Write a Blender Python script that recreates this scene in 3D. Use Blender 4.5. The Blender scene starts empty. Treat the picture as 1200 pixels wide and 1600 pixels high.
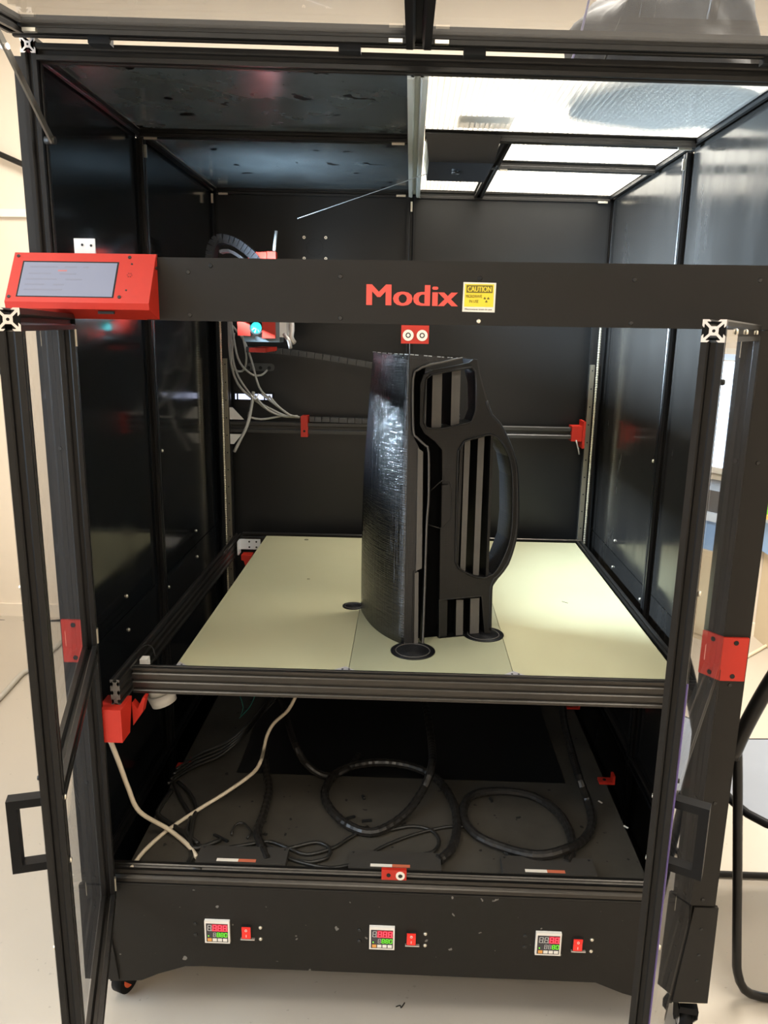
import bpy, bmesh, math, random
from mathutils import Vector, Matrix
random.seed(7)
S = bpy.context.scene
COL = S.collection

# ---------------------------------------------------------------- camera
cam_d = bpy.data.cameras.new('camera'); cam = bpy.data.objects.new('camera', cam_d); COL.objects.link(cam)
cam_d.sensor_fit = 'VERTICAL'; cam_d.sensor_height = 24.0; cam_d.lens = 24.0*1220/1600
cam_d.clip_start = 0.02
_r = Vector((0.99933516, 0.03281492, 0.0158876)); _u = Vector((-0.0229368, 0.22713745, 0.97359257)); _f = Vector((-0.02833969, 0.97330969, -0.22773911))
_m = Matrix((( _r.x, _u.x, -_f.x, 0.0051), (_r.y, _u.y, -_f.y, -1.4408), (_r.z, _u.z, -_f.z, 1.5271), (0, 0, 0, 1)))
cam.matrix_world = _m
S.camera = cam

# ---------------------------------------------------------------- world, lights, exposure
W_ = bpy.data.worlds.new('world'); S.world = W_; W_.use_nodes = True
W_.node_tree.nodes['Background'].inputs[0].default_value = (.85, .92, 1, 1)
W_.node_tree.nodes['Background'].inputs[1].default_value = .6
S.view_settings.view_transform = 'Standard'; S.view_settings.look = 'None'
S.view_settings.gamma = 1; S.view_settings.use_curve_mapping = False
S.view_settings.exposure = 0.0

def area(name, loc, size, power, col, rot=(0, 0, 0)):
    l = bpy.data.lights.new(name, 'AREA'); l.shape = 'RECTANGLE'; l.size, l.size_y = size
    l.energy = power; l.color = col
    o = bpy.data.objects.new(name, l); o.location = loc; o.rotation_euler = rot; COL.objects.link(o); return o
WARM = (1, .93, .82); COOL = (.66, .84, 1)
LAMPS = [(-1.3, -1.3, 16), (1.3, -1.3, 16), (0.75, 0.75, 170), (-1.4, 1.3, 16), (0, -2.9, 18)]
for (lx, ly, lp) in LAMPS:
    area('ceiling_lamp_light', (lx, ly, 2.93), (1.15, .5), lp, WARM)
area('window_daylight', (-2.36, -1.0, 1.75), (1.5, 1.5), 45, COOL, (0, math.radians(-90), 0))
area('window_daylight', (2.45, 2.38, 1.12), (.7, .55), 8, COOL, (math.radians(-90), 0, 0))
area('added_bar_light', (-.626, .62, 1.620), (.04, .38), 78, COOL, (0, math.radians(-88), 0)).data.spread = math.radians(84)  # added unseen source for the cool highlight on the print's left face
area('added_roof_fill_light', (-.40, .80, 1.672), (.05, .05), 2.2, COOL, (math.radians(180-28), math.radians(12), 0)).data.spread = math.radians(120)  # added unseen source that brightens the left roof panels

# ---------------------------------------------------------------- materials
def mat(name, col, rough=.5, metal=0, spec=.5, noise=0, nscale=40, bump=0, bscale=200, rvar=0, emis=None, estr=0, stretch=(1, 1, 1), trans=0, ior=1.45, coat=0):
    m = bpy.data.materials.new(name); m.use_nodes = True; nt = m.node_tree; b = nt.nodes['Principled BSDF']
    b.inputs['Base Color'].default_value = (*col, 1); b.inputs['Roughness'].default_value = rough
    b.inputs['Metallic'].default_value = metal; b.inputs['Specular IOR Level'].default_value = spec
    b.inputs['IOR'].default_value = ior; b.inputs['Transmission Weight'].default_value = trans; b.inputs['Coat Weight'].default_value = coat
    if emis: b.inputs['Emission Color'].default_value = (*emis, 1); b.inputs['Emission Strength'].default_value = estr
    if noise or bump or rvar:
        tc = nt.nodes.new('ShaderNodeTexCoord'); mp = nt.nodes.new('ShaderNodeMapping'); mp.inputs['Scale'].default_value = stretch
        nt.links.new(tc.outputs['Object'], mp.inputs['Vector'])
        if noise or rvar:
            n = nt.nodes.new('ShaderNodeTexNoise'); n.inputs['Scale'].default_value = nscale; n.inputs['Detail'].default_value = 6; n.inputs['Roughness'].default_value = .6
            nt.links.new(mp.outputs[0], n.inputs['Vector'])
        if noise:
            mx = nt.nodes.new('ShaderNodeMix'); mx.data_type = 'RGBA'
            mx.inputs[6].default_value = tuple(c*(1-noise) for c in col)+(1,); mx.inputs[7].default_value = tuple(min(1, c*(1+noise)) for c in col)+(1,)
            nt.links.new(n.outputs['Fac'], mx.inputs[0]); nt.links.new(mx.outputs[2], b.inputs['Base Color'])
        if rvar:
            mr = nt.nodes.new('ShaderNodeMapRange'); mr.inputs[1].default_value = .35; mr.inputs[2].default_value = .7
            mr.inputs[3].default_value = max(.02, rough-rvar); mr.inputs[4].default_value = rough+rvar
            nt.links.new(n.outputs['Fac'], mr.inputs[0]); nt.links.new(mr.outputs[0], b.inputs['Roughness'])
        if bump:
            n2 = nt.nodes.new('ShaderNodeTexNoise'); n2.inputs['Scale'].default_value = bscale; n2.inputs['Detail'].default_value = 3
            nt.links.new(mp.outputs[0], n2.inputs['Vector'])
            bp = nt.nodes.new('ShaderNodeBump'); bp.inputs['Strength'].default_value = bump; bp.inputs['Distance'].default_value = .002
            nt.links.new(n2.outputs['Fac'], bp.inputs['Height']); nt.links.new(bp.outputs[0], b.inputs['Normal'])
    return m

def specks(m, scale, thr, col, fac=1.0):
    """scratches / dust specks with a shape of their own over a material"""
    nt = m.node_tree; b = nt.nodes['Principled BSDF']
    tc = nt.nodes.new('ShaderNodeTexCoord'); n = nt.nodes.new('ShaderNodeTexNoise'); n.inputs['Scale'].default_value = scale; n.inputs['Detail'].default_value = 2
    nt.links.new(tc.outputs['Object'], n.inputs['Vector'])
    r = nt.nodes.new('ShaderNodeMapRange'); r.inputs[1].default_value = thr; r.inputs[2].default_value = thr+.02; r.inputs[4].default_value = fac
    nt.links.new(n.outputs['Fac'], r.inputs[0])
    mx = nt.nodes.new('ShaderNodeMix'); mx.data_type = 'RGBA'; mx.inputs[7].default_value = (*col, 1)
    nt.links.new(r.outputs[0], mx.inputs[0])
    src = b.inputs['Base Color']
    if src.links: nt.links.new(src.links[0].from_socket, mx.inputs[6])
    else: mx.inputs[6].default_value = src.default_value
    nt.links.new(mx.outputs[2], b.inputs['Base Color'])
    return m

M = {}
M['wall'] = mat('wall_paint', (.74, .66, .56), .85, noise=.04, nscale=6)
M['ceil'] = mat('ceiling_paint', (.8, .76, .68), .9)
M['floor'] = specks(mat('floor_screed', (.45, .405, .345), .38, noise=.06, nscale=3, rvar=.08), 60, .74, (.3, .27, .23), .6)
M['ano'] = mat('black_anodised', (.0075, .007, .0068), .36, spec=.32, noise=.2, nscale=60)
M['anoL'] = mat('black_anodised_worn', (.014, .0125, .011), .38, spec=.36, noise=.4, nscale=50)
M['anoG'] = mat('grey_anodised', (.035, .033, .03), .4, noise=.2)
M['anoB'] = mat('bare_edge_anodised', (.065, .060, .054), .34, metal=.9, noise=.15)
M['alu'] = mat('cut_aluminium', (.72, .66, .62), .4, metal=.7, noise=.1)
M['zinc'] = mat('bright_zinc', (.8, .74, .62), .3, metal=.9)
M['white_metal'] = mat('pale_sheet_metal', (.72, .73, .74), .35, metal=.3)
M['gloss'] = mat('gloss_black_panel', (.006, .007, .008), .13, spec=.5, rvar=.06, nscale=5, stretch=(1, 1, .35))
M['glossR'] = mat('smeared_gloss_black_panel', (.014, .013, .012), .2, spec=1.0, rvar=.1, nscale=9, stretch=(1, 1, .25))
M['gloss_roof'] = specks(mat('cool_lit_black_roof_panel', (.095, .115, .125), .20, spec=.6, rvar=.08, nscale=8, noise=.35), 14, .66, (.004, .004, .004), 1)  # cool light on the black panel put into a raised bluish base
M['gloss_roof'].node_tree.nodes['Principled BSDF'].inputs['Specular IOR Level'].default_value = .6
M['backp'] = mat('satin_black_back_panel', (.009, .009, .009), .34, spec=.45, rvar=.06, nscale=3)
M['satin'] = specks(mat('satin_black_sheet', (.014, .0125, .0105), .5, spec=.25, noise=.12, nscale=30, bump=.1, bscale=500), 45, .71, (.2, .19, .17), .8)
M['satin2'] = mat('satin_black_cover', (.012, .0105, .009), .5, spec=.3, noise=.1, nscale=25)
M['dust'] = specks(mat('dusty_black_deck', (.05, .044, .035), .8, spec=.25, noise=.45, nscale=7), 40, .7, (.004, .004, .004), .9)
M['deckdark'] = mat('gloss_black_deck', (.006, .006, .006), .3)
M['red'] = mat('red_printed_plastic', (.47, .023, .011), .45, noise=.05, nscale=80)
M['redb'] = mat('red_rocker', (.75, .03, .02), .3, emis=(.8, .03, .02), estr=.25)
M['redprint'] = mat('red_lettering', (.74, .085, .06), .6)
M['white'] = mat('white_plastic', (.8, .76, .7), .4)
M['washer'] = mat('nylon_washer', (.78, .72, .62), .5)
M['dark'] = mat('matte_black', (.006, .006, .006), .7)
M['screwh'] = mat('dark_screw', (.035, .034, .032), .4, metal=.5)
M['bed'] = mat('cream_build_surface', (.41, .385, .24), .36, spec=.4, noise=.07, nscale=4, rvar=.08)
M['bed2'] = mat('filmed_build_surface', (.31, .305, .20), .33, spec=.4, noise=.04, nscale=3)
M['bededge'] = mat('build_plate_edge', (.62, .56, .5), .4)
M['petg'] = None
M['cable_w'] = mat('ivory_cable', (.72, .62, .47), .5)
M['cable_g'] = mat('grey_cable', (.42, .40, .36), .45)
M['cable_k'] = mat('black_cable', (.018, .017, .015), .35, noise=.5, nscale=60)
M['conduit'] = mat('dusty_conduit', (.015, .0135, .012), .34, noise=.7, nscale=45)
M['boxgrey'] = mat('dusty_black_box', (.036, .032, .027), .6, noise=.15)
M['rubber'] = mat('black_rubber', (.005, .005, .0055), .5, spec=.18)
M['recess_shade'] = mat('recess_shade_black', (.002, .002, .002), .9, spec=.03)  # shade in the print's recesses put into a near-black colour
M['ribside'] = mat('shaded_rib_side', (.003, .003, .003), .5, spec=.15)  # slat sides darkened to stand for the shade between them
M['orange'] = mat('orange_core', (.75, .12, .04), .5)
M['brass'] = mat('steel_rail', (.26, .24, .19), .35, metal=.8)
M['screwrod'] = mat('lead_screw', (.72, .66, .52), .3, metal=.9)
M['yellow'] = mat('yellow_label', (.80, .62, .04), .5)
M['olive'] = mat('olive_label_bar', (.16, .12, .01), .5)
M['labelw'] = mat('white_label', (.78, .72, .62), .5)
M['seat'] = mat('grey_blue_seat', (.20, .22, .26), .4, noise=.08, nscale=6)
M['tan'] = mat('tan_board', (.52, .44, .32), .6)
M['green'] = mat('green_plastic', (.16, .62, .05), .5)
M['bluebin'] = mat('blue_plastic', (.22, .38, .68), .4)
M['yellowtape'] = mat('orange_edge', (.75, .45, .12), .5)
M['bag'] = mat('black_cloth', (.02, .02, .022), .8, bump=.4, bscale=60)
M['cream'] = mat('cream_paper', (.72, .66, .42), .8)
M['teal'] = mat('green_wire', (.01, .16, .12), .5)
M['diff'] = mat('lamp_diffuser', (.9, .9, .85), .5, emis=(1, .95, .86), estr=6)
M['glow'] = mat('window_sky', (.6, .75, 1), .5, emis=(.62, .78, 1), estr=3.0)
M['glow2'] = mat('window_dusk_sky', (.6, .75, 1), .5, emis=(.66, .78, 1), estr=1.3)
M['screen'] = mat('lcd_screen', (.1, .1, .13), .18, emis=(.27, .29, .36), estr=.75)
M['screentext'] = mat('lcd_text', (.1, .1, .12), .3, emis=(.2, .21, .27), estr=.75)
M['screenred'] = mat('lcd_red_text', (.2, .08, .08), .3, emis=(.50, .17, .16), estr=.75)
M['fanled'] = mat('cyan_led_ring', (.05, .5, .5), .3, emis=(.05, .75, .75), estr=1.3)
M['led_r'] = mat('red_led', (.5, .02, .02), .3, emis=(1, .05, .08), estr=3.2)
M['led_rb'] = mat('red_led_bloom', (.25, .01, .02), .3, emis=(.5, .01, .03), estr=.25)  # bloom around the red digits, put in as a dim glowing plate
M['led_g'] = mat('green_led', (.1, .5, .02), .3, emis=(.18, .9, .04), estr=1.6)
M['led_gb'] = mat('green_led_glow', (.02, .06, .01), .3, emis=(.03, .12, .01), estr=.3)  # glow around the green digits, put in the same way
M['led_off'] = mat('unlit_digit', (.45, .43, .4), .4, emis=(.4, .4, .38), estr=.5)
M['amber'] = mat('amber_button', (.75, .34, .08), .4)
M['cpanel'] = mat('controller_face', (.05, .045, .05), .3)
M['filament'] = mat('pale_filament', (.42, .44, .47), .3)
M['strip'] = mat('backlit_slot', (.6, .65, .8), .4, emis=(.62, .68, .95), estr=1.4)  # own glow stands in for light coming through the openings

ANROT = 0.25
def layered(name, base, rough, bstr, spec=.5):
    m = bpy.data.materials.new(name); m.use_nodes = True; nt = m.node_tree; b = nt.nodes['Principled BSDF']
    b.inputs['Base Color'].default_value = (*base, 1); b.inputs['Specular IOR Level'].default_value = spec
    tc = nt.nodes.new('ShaderNodeTexCoord'); mp = nt.nodes.new('ShaderNodeMapping'); mp.inputs['Scale'].default_value = (14, 14, 420)
    nt.links.new(tc.outputs['Object'], mp.inputs['Vector'])
    n = nt.nodes.new('ShaderNodeTexNoise'); n.inputs['Scale'].default_value = 1; n.inputs['Detail'].default_value = 4
    nt.links.new(mp.outputs[0], n.inputs['Vector'])
    mp2 = nt.nodes.new('ShaderNodeMapping'); mp2.inputs['Scale'].default_value = (260, 260, 6)
    nt.links.new(tc.outputs['Object'], mp2.inputs['Vector'])
    n2 = nt.nodes.new('ShaderNodeTexNoise'); n2.inputs['Scale'].default_value = 1; n2.inputs['Detail'].default_value = 3
    nt.links.new(mp2.outputs[0], n2.inputs['Vector'])
    ad = nt.nodes.new('ShaderNodeMath'); ad.operation = 'ADD'; nt.links.new(n.outputs['Fac'], ad.inputs[0]); nt.links.new(n2.outputs['Fac'], ad.inputs[1])
    bp = nt.nodes.new('ShaderNodeBump'); bp.inputs['Strength'].default_value = bstr; bp.inputs['Distance'].default_value = .0015
    nt.links.new(ad.outputs[0], bp.inputs['Height']); nt.links.new(bp.outputs[0], b.inputs['Normal'])
    b.inputs['Roughness'].default_value = rough; b.inputs['Anisotropic'].default_value = .85; b.inputs['Anisotropic Rotation'].default_value = ANROT
    tg = nt.nodes.new('ShaderNodeTangent'); tg.direction_type = 'RADIAL'; tg.axis = 'Z'; nt.links.new(tg.outputs[0], b.inputs['Tangent'])   # gloss smeared across the print layers
    return m
M['petg'] = layered('layered_black_print', (.006, .006, .007), .35, .45)
M['petg1'] = layered('layered_gloss_black_shell', (.004, .004, .005), .23, 1.1, 1.0)
M['petg2'] = layered('layered_black_print_rim', (.008, .0075, .007), .38, .2, .3)
M['petgs'] = layered('grey_sheen_slat', (.085, .078, .070), .5, .2, .4)  # sheen on the black plastic put into a lighter grey base

def glassy(name, haze, tint=(1, 1, 1), hazecol=(.75, .75, .78), rough=.02, lines=0):
    """thin clear sheet: real fresnel reflection + see-through + a little surface haze"""
    m = bpy.data.materials.new(name); m.use_nodes = True; nt = m.node_tree; nt.nodes.clear()
    out = nt.nodes.new('ShaderNodeOutputMaterial')
    tr = nt.nodes.new('ShaderNodeBsdfTransparent'); tr.inputs[0].default_value = (*tint, 1)
    gl = nt.nodes.new('ShaderNodeBsdfGlossy'); gl.inputs['Roughness'].default_value = rough
    fr = nt.nodes.new('ShaderNodeFresnel'); fr.inputs[0].default_value = 1.49
    di = nt.nodes.new('ShaderNodeBsdfDiffuse'); di.inputs[0].default_value = (*hazecol, 1)
    tl = nt.nodes.new('ShaderNodeBsdfTranslucent'); tl.inputs[0].default_value = (*hazecol, 1)
    hz = nt.nodes.new('ShaderNodeMixShader'); hz.inputs[0].default_value = .6
    nt.links.new(di.outputs[0], hz.inputs[1]); nt.links.new(tl.outputs[0], hz.inputs[2])
    m1 = nt.nodes.new('ShaderNodeMixShader'); m1.inputs[0].default_value = haze
    nt.links.new(tr.outputs[0], m1.inputs[1]); nt.links.new(hz.outputs[0], m1.inputs[2])
    m2 = nt.nodes.new('ShaderNodeMixShader')
    nt.links.new(fr.outputs[0], m2.inputs[0]); nt.links.new(m1.outputs[0], m2.inputs[1]); nt.links.new(gl.outputs[0], m2.inputs[2])
    ge = nt.nodes.new('ShaderNodeNewGeometry'); io = nt.nodes.new('ShaderNodeMix'); io.inputs[2].default_value = 1.49; io.inputs[3].default_value = 1/1.49
    nt.links.new(ge.outputs['Backfacing'], io.inputs[0]); nt.links.new(io.outputs[0], fr.inputs[0])   # same reflectance from both sides
    nt.links.new(m2.outputs[0], out.inputs[0])
    return m
M['acryl'] = glassy('clear_acrylic', .035)
M['acryl_flap'] = glassy('hazy_acrylic', .06, hazecol=(.8, .75, .7))
M['poly'] = glassy('twin_wall_polycarbonate', .60, hazecol=(.95, .95, .92), rough=.15)
M['polyrib'] = glassy('polycarbonate_rib', .8, hazecol=(.8, .8, .76), rough=.2)

# ---------------------------------------------------------------- mesh helpers
def new(): return bmesh.new()
def box(bm, a, b, mtx=None):
    (x0, y0, z0), (x1, y1, z1) = a, b
    v = [Vector(p) for p in ((x0, y0, z0), (x1, y0, z0), (x1, y1, z0), (x0, y1, z0), (x0, y0, z1), (x1, y0, z1), (x1, y1, z1), (x0, y1, z1))]
    if mtx: v = [mtx @ p for p in v]
    v = [bm.verts.new(p) for p in v]
    for f in ((0, 3, 2, 1), (4, 5, 6, 7), (0, 1, 5, 4), (1, 2, 6, 5), (2, 3, 7, 6), (3, 0, 4, 7)): bm.faces.new([v[i] for i in f])
    return bm
def bev(bm, w, seg=1):
    bmesh.ops.bevel(bm, geom=[e for e in bm.edges if len(e.link_faces) == 2 and e.calc_face_angle(0) > .5], offset=w, segments=seg, affect='EDGES', profile=.7, clamp_overlap=True); return bm
def frame_of(p0, p1, up=(0, 0, 1)):
    p0, p1, up = Vector(p0), Vector(p1), Vector(up)
    w = (p1-p0).normalized(); u = w.cross(up)
    if u.length < 1e-4: u = w.cross(Vector((0, 1, 0)))
    u.normalize(); v = u.cross(w).normalized()
    return p0, p1, u, v, w
def prism(bm, pts, p0, p1, up=(0, 0, 1), cap=True):
    """sweep a closed 2-D outline from p0 to p1"""
    p0, p1, u, v, w = frame_of(p0, p1, up)
    A = [bm.verts.new(p0+u*a+v*b) for a, b in pts]; B = [bm.verts.new(p1+u*a+v*b) for a, b in pts]; n = len(pts)
    for i in range(n):
        j = (i+1) % n; bm.faces.new((A[i], A[j], B[j], B[i]))
    if cap:
        for L, rev in ((A, True), (B, False)):
            f = bm.faces.new(L[::-1] if rev else L)
            bmesh.ops.triangulate(bm, faces=[f])
    return bm
def slot_outline(s, nu=1, nv=1, op=.15):
    """outline of a T-slot extrusion with nu x nv cells of size s, centred"""
    W, H = nu*s/2, nv*s/2
    cv = max(.30, op+.06)
    side = [(-op-.08, 0), (-op, .07), (-op, .09), (-cv, .09), (-cv, .12), (-.12, .30), (.12, .30), (cv, .12), (cv, .09), (op, .09), (op, .07), (op+.08, 0)]
    pts = []
    def run(corner, d, inn, n):
        pts.append(corner)
        for k in range(n):
            c = (corner[0]+d[0]*s*(k+.5), corner[1]+d[1]*s*(k+.5))
            for t, h in side: pts.append((c[0]+d[0]*t*s+inn[0]*h*s, c[1]+d[1]*t*s+inn[1]*h*s))
    run((-W, -H), (1, 0), (0, 1), nu); run((W, -H), (0, 1), (-1, 0), nv)
    run((W, H), (-1, 0), (0, -1), nu); run((-W, H), (0, -1), (1, 0), nv)
    return pts
def tslot(bm, p0, p1, s, nu=1, nv=1, up=(0, 0, 1), op=.15): return prism(bm, slot_outline(s, nu, nv, op), p0, p1, up)
def endface(bm, p, w, s, nu=1, nv=1, up=(0, 0, 1)):
    """bright sawn end of an extrusion at p, facing along w"""
    p = Vector(p); w = Vector(w).normalized(); _, _, u, v, _ = frame_of(p, p+w, up)
    hole = [(s*.075*math.cos(k*math.pi/5), s*.075*math.sin(k*math.pi/5)) for k in range(10)] if nu*nv == 1 else []
    plate(bm, slot_outline(s, nu, nv), [hole] if hole else [], lambda q: p+u*q[0]+v*q[1]+w*.0002, .0006, w); return bm
def cyl(bm, p0, p1, r0, r1=None, n=14, cap=True):
    if r1 is None: r1 = r0
    p0, p1, u, v, w = frame_of(p0, p1)
    A = []; B = []
    for i in range(n):
        a = 2*math.pi*i/n; d = u*math.cos(a)+v*math.sin(a)
        A.append(bm.verts.new(p0+d*r0)); B.append(bm.verts.new(p1+d*r1))
    for i in range(n):
        f = bm.faces.new((A[i], A[(i+1) % n], B[(i+1) % n], B[i])); f.smooth = True
    if cap: bm.faces.new(A[::-1]); bm.faces.new(B)
    return bm
def ring(bm, c, w, r0, r1, h, n=20):
    c = Vector(c); w = Vector(w).normalized(); _, _, u, v, _ = frame_of(c, c+w)
    L = []
    for (r, k) in ((r0, 0), (r0, h), (r1, h), (r1, 0)):
        L.append([bm.verts.new(c+w*k+(u*math.cos(2*math.pi*i/n)+v*math.sin(2*math.pi*i/n))*r) for i in range(n)])
    for q in range(4):
        a, b = L[q], L[(q+1) % 4]
        for i in range(n): bm.faces.new((a[i], a[(i+1) % n], b[(i+1) % n], b[i]))
    return bm
def spline(P, step=.012, closed=False):
    P = [Vector(p) for p in P]; out = []
    n = len(P)
    for i in range(n-1):
        a = P[max(i-1, 0)]; b = P[i]; c = P[i+1]; d = P[min(i+2, n-1)]
        k = max(2, int((c-b).length/step))
        for j in range(k):
            t = j/k
            out.append(.5*((2*b)+(c-a)*t+(2*a-5*b+4*c-d)*t*t+(3*b-a-3*c+d)*t**3))
    out.append(P[-1]); return out
def tube(bm, pts, r, n=8, rib=0, cap=True):
    L = []; m = len(pts); prev = None
    for i, p in enumerate(pts):
        t = (pts[min(i+1, m-1)]-pts[max(i-1, 0)]).normalized()
        if prev is None:
            u = t.cross(Vector((0, 0, 1)))
            if u.length < .05: u = t.cross(Vector((1, 0, 0)))
        else: u = prev-t*prev.dot(t)
        u.normalize(); prev = u; v = t.cross(u)
        rr = r*(1+rib*(1 if i % 2 else -1))
        L.append([bm.verts.new(p+(u*math.cos(2*math.pi*k/n)+v*math.sin(2*math.pi*k/n))*rr) for k in range(n)])
    for i in range(m-1):
        for k in range(n):
            f = bm.faces.new((L[i][k], L[i][(k+1) % n], L[i+1][(k+1) % n], L[i+1][k])); f.smooth = not rib
    if cap: bm.faces.new(L[0][::-1]); bm.faces.new(L[-1])
    return bm
def plate(bm, outer, holes, place, t, n):
    """flat sheet with holes; place maps 2-D to 3-D, extruded by t along n"""
    n = Vector(n); top = []; 
    for loop in [outer]+holes:
        vs = [bm.verts.new(place(p)) for p in loop]
        es = [bm.edges.new((vs[i], vs[(i+1) % len(vs)])) for i in range(len(vs))]; top.append((vs, es))
    r = bmesh.ops.triangle_fill(bm, edges=[e for _, es in top for e in es], use_beauty=True, normal=n)
    faces = [g for g in r['geom'] if isinstance(g, bmesh.types.BMFace)]
    vm = {}
    for vs, _ in top:
        for v in vs: vm[v] = bm.verts.new(v.co+n*t)
    for f in faces: bm.faces.new([vm[v] for v in reversed(f.verts)])
    for vs, _ in top:
        for i in range(len(vs)):
            a, b = vs[i], vs[(i+1) % len(vs)]; bm.faces.new((a, b, vm[b], vm[a]))
    return bm

WT = {}
def link(o, parent, c, label=None):
    o.location = c; COL.objects.link(o); WT[o] = Vector(c)
    if parent is not None:
        o.parent = parent; o.matrix_parent_inverse = Matrix.Translation(-WT[parent])
    if label: o['label'] = label
    return o
def part(name, bm, m, parent=None, label=None, smooth=False, normals=True):
    if normals: bmesh.ops.recalc_face_normals(bm, faces=bm.faces)
    me = bpy.data.meshes.new(name)
    lo = Vector([min(v.co[i] for v in bm.verts) for i in range(3)]); hi = Vector([max(v.co[i] for v in bm.verts) for i in range(3)])
    c = (lo+hi)/2
    for v in bm.verts: v.co -= c
    if smooth:
        for f in bm.faces: f.smooth = True
    bm.to_mesh(me); bm.free(); me.materials.append(M[m] if isinstance(m, str) else m)
    return link(bpy.data.objects.new(name, me), parent, c, label)
def dup(o, delta, parent, label=None):
    c = o.copy()
    for k in ('label', 'category', 'group', 'kind'):
        if k in c: del c[k]
    d = WT[o]+Vector(delta)
    c.parent = None; return link(c, parent, d, label)
def thing(name, loc, label, cat, group=None):
    o = bpy.data.objects.new(name, None); o.empty_display_size = .05; link(o, None, Vector(loc)); o['label'] = label; o['category'] = cat
    if group: o['group'] = group
    return o
def top(o, label, cat, group=None):
    o['label'] = label; o['category'] = cat
    if group: o['group'] = group
    return o
def struct(name, bm, m, parent=None):
    o = part(name, bm, m, parent)
    if parent is None: o['kind'] = 'structure'
    return o
def text(name, s, m, p, size, width, up=(0, 0, 1), right=(1, 0, 0), bold=0, depth=.0006, parent=None, sx=None, shear=0):
    cu = bpy.data.curves.new(name, 'FONT'); cu.body = s; cu.size = size; cu.extrude = depth/2; cu.align_x = 'LEFT'; cu.shear = shear; cu.resolution_u = 3
    ob = bpy.data.objects.new(name, cu); COL.objects.link(ob)
    dg = bpy.context.evaluated_depsgraph_get(); me = bpy.data.meshes.new_from_object(ob.evaluated_get(dg)); COL.objects.unlink(ob); bpy.data.objects.remove(ob)
    bm = new()
    for ox in ((0,) if not bold else (-bold*size, 0, bold*size)):
        for v in me.vertices: v.co.x += ox; v.co.z += ox*.1
        bm.from_mesh(me)
        for v in me.vertices: v.co.x -= ox; v.co.z -= ox*.1
    xs = [v.co.x for v in bm.verts]; ys = [v.co.y for v in bm.verts]; w = max(xs)-min(xs); h = max(ys)-min(ys)
    R_, U_ = Vector(right).normalized(), Vector(up).normalized(); N_ = R_.cross(U_)
    for v in bm.verts:
        x = (v.co.x-min(xs))*width/w; y = (v.co.y-min(ys))*size/h; v.co = Vector(p)+R_*x+U_*y+N_*v.co.z
    return part(name, bm, m, parent, normals=False)

# ================================================================ ROOM
RX0, RX1, RY0, RY1, RZ = -2.4, 2.9, -3.6, 2.45, 3.0
struct('floor', box(new(), (RX0, RY0, -.05), (RX1, RY1, 0)), 'floor')
struct('ceiling', box(new(), (RX0, RY0, RZ), (RX1, RY1, RZ+.05)), 'ceil')
_wx0, _wx1, _wz0, _wz1 = 2.08, 2.84, .80, 1.46
bm = new(); box(bm, (RX0, RY1, 0), (_wx0, RY1+.06, RZ)); box(bm, (_wx1, RY1, 0), (RX1, RY1+.06, RZ)); box(bm, (_wx0, RY1, 0), (_wx1, RY1+.06, _wz0)); box(bm, (_wx0, RY1, _wz1), (_wx1, RY1+.06, RZ))
struct('wall_back', bm, 'wall')
bm = new()
for a, b in (((_wx0, 2.44, _wz0), (_wx1, 2.5, _wz0+.03)), ((_wx0, 2.44, _wz1-.03), (_wx1, 2.5, _wz1)), ((_wx0, 2.44, _wz0+.03), (_wx0+.03, 2.5, _wz1-.03)), ((_wx1-.03, 2.44, _wz0+.03), (_wx1, 2.5, _wz1-.03)), ((2.44, 2.44, _wz0+.03), (2.47, 2.5, _wz1-.03))): box(bm, a, b)
_w = struct('window_2', bm, 'white'); part('pane', box(new(), (_wx0+.03, 2.485, _wz0+.03), (_wx1-.03, 2.49, _wz1-.03)), 'glow2', _w)
for k in range(3):
    part('blind_slat', box(new(), (_wx0+.035, 2.452, _wz1-.08-.045*k), (_wx1-.035, 2.476, _wz1-.062-.045*k)), 'white', _w)
struct('wall_front', box(new(), (RX0, RY0-.06, 0), (RX1, RY0, RZ)), 'wall')
def wall_with_window(x, d, y0, y1, z0, z1, nm, wn):
    bm = new(); xx = sorted((x, x+d))
    box(bm, (xx[0], RY0, 0), (xx[1], RY1, z0)); box(bm, (xx[0], RY0, z1), (xx[1], RY1, RZ))
    box(bm, (xx[0], RY0, z0), (xx[1], y0, z1)); box(bm, (xx[0], y1, z0), (xx[1], RY1, z1))
    struct(nm, bm, 'wall')
    w = new(); f = .05
    for a, b in (((xx[0], y0, z0), (xx[1], y1, z0+f)), ((xx[0], y0, z1-f), (xx[1], y1, z1)), ((xx[0], y0, z0+f), (xx[1], y0+f, z1-f)), ((xx[0], y1-f, z0+f), (xx[1], y1, z1-f)), ((xx[0], (y0+y1)/2-.02, z0+f), (xx[1], (y0+y1)/2+.02, z1-f))): box(w, a, b)
    wo = struct(wn, w, 'white')
    g = (x+d*.9)
    part('pane', box(new(), (min(g, g+d*.05), y0+f, z0+f), (max(g, g+d*.05), y1-f, z1-f)), 'glow', wo)
wall_with_window(RX0, -.06, -1.9, -.1, .9, 2.6, 'wall_left', 'window_1')
struct('wall_right', box(new(), (RX1, RY0, 0), (RX1+.06, RY1, RZ)), 'wall')
struct('baseboard_back', box(new(), (RX0, RY1-.012, 0), (RX1, RY1, .07)), 'wall')
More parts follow.
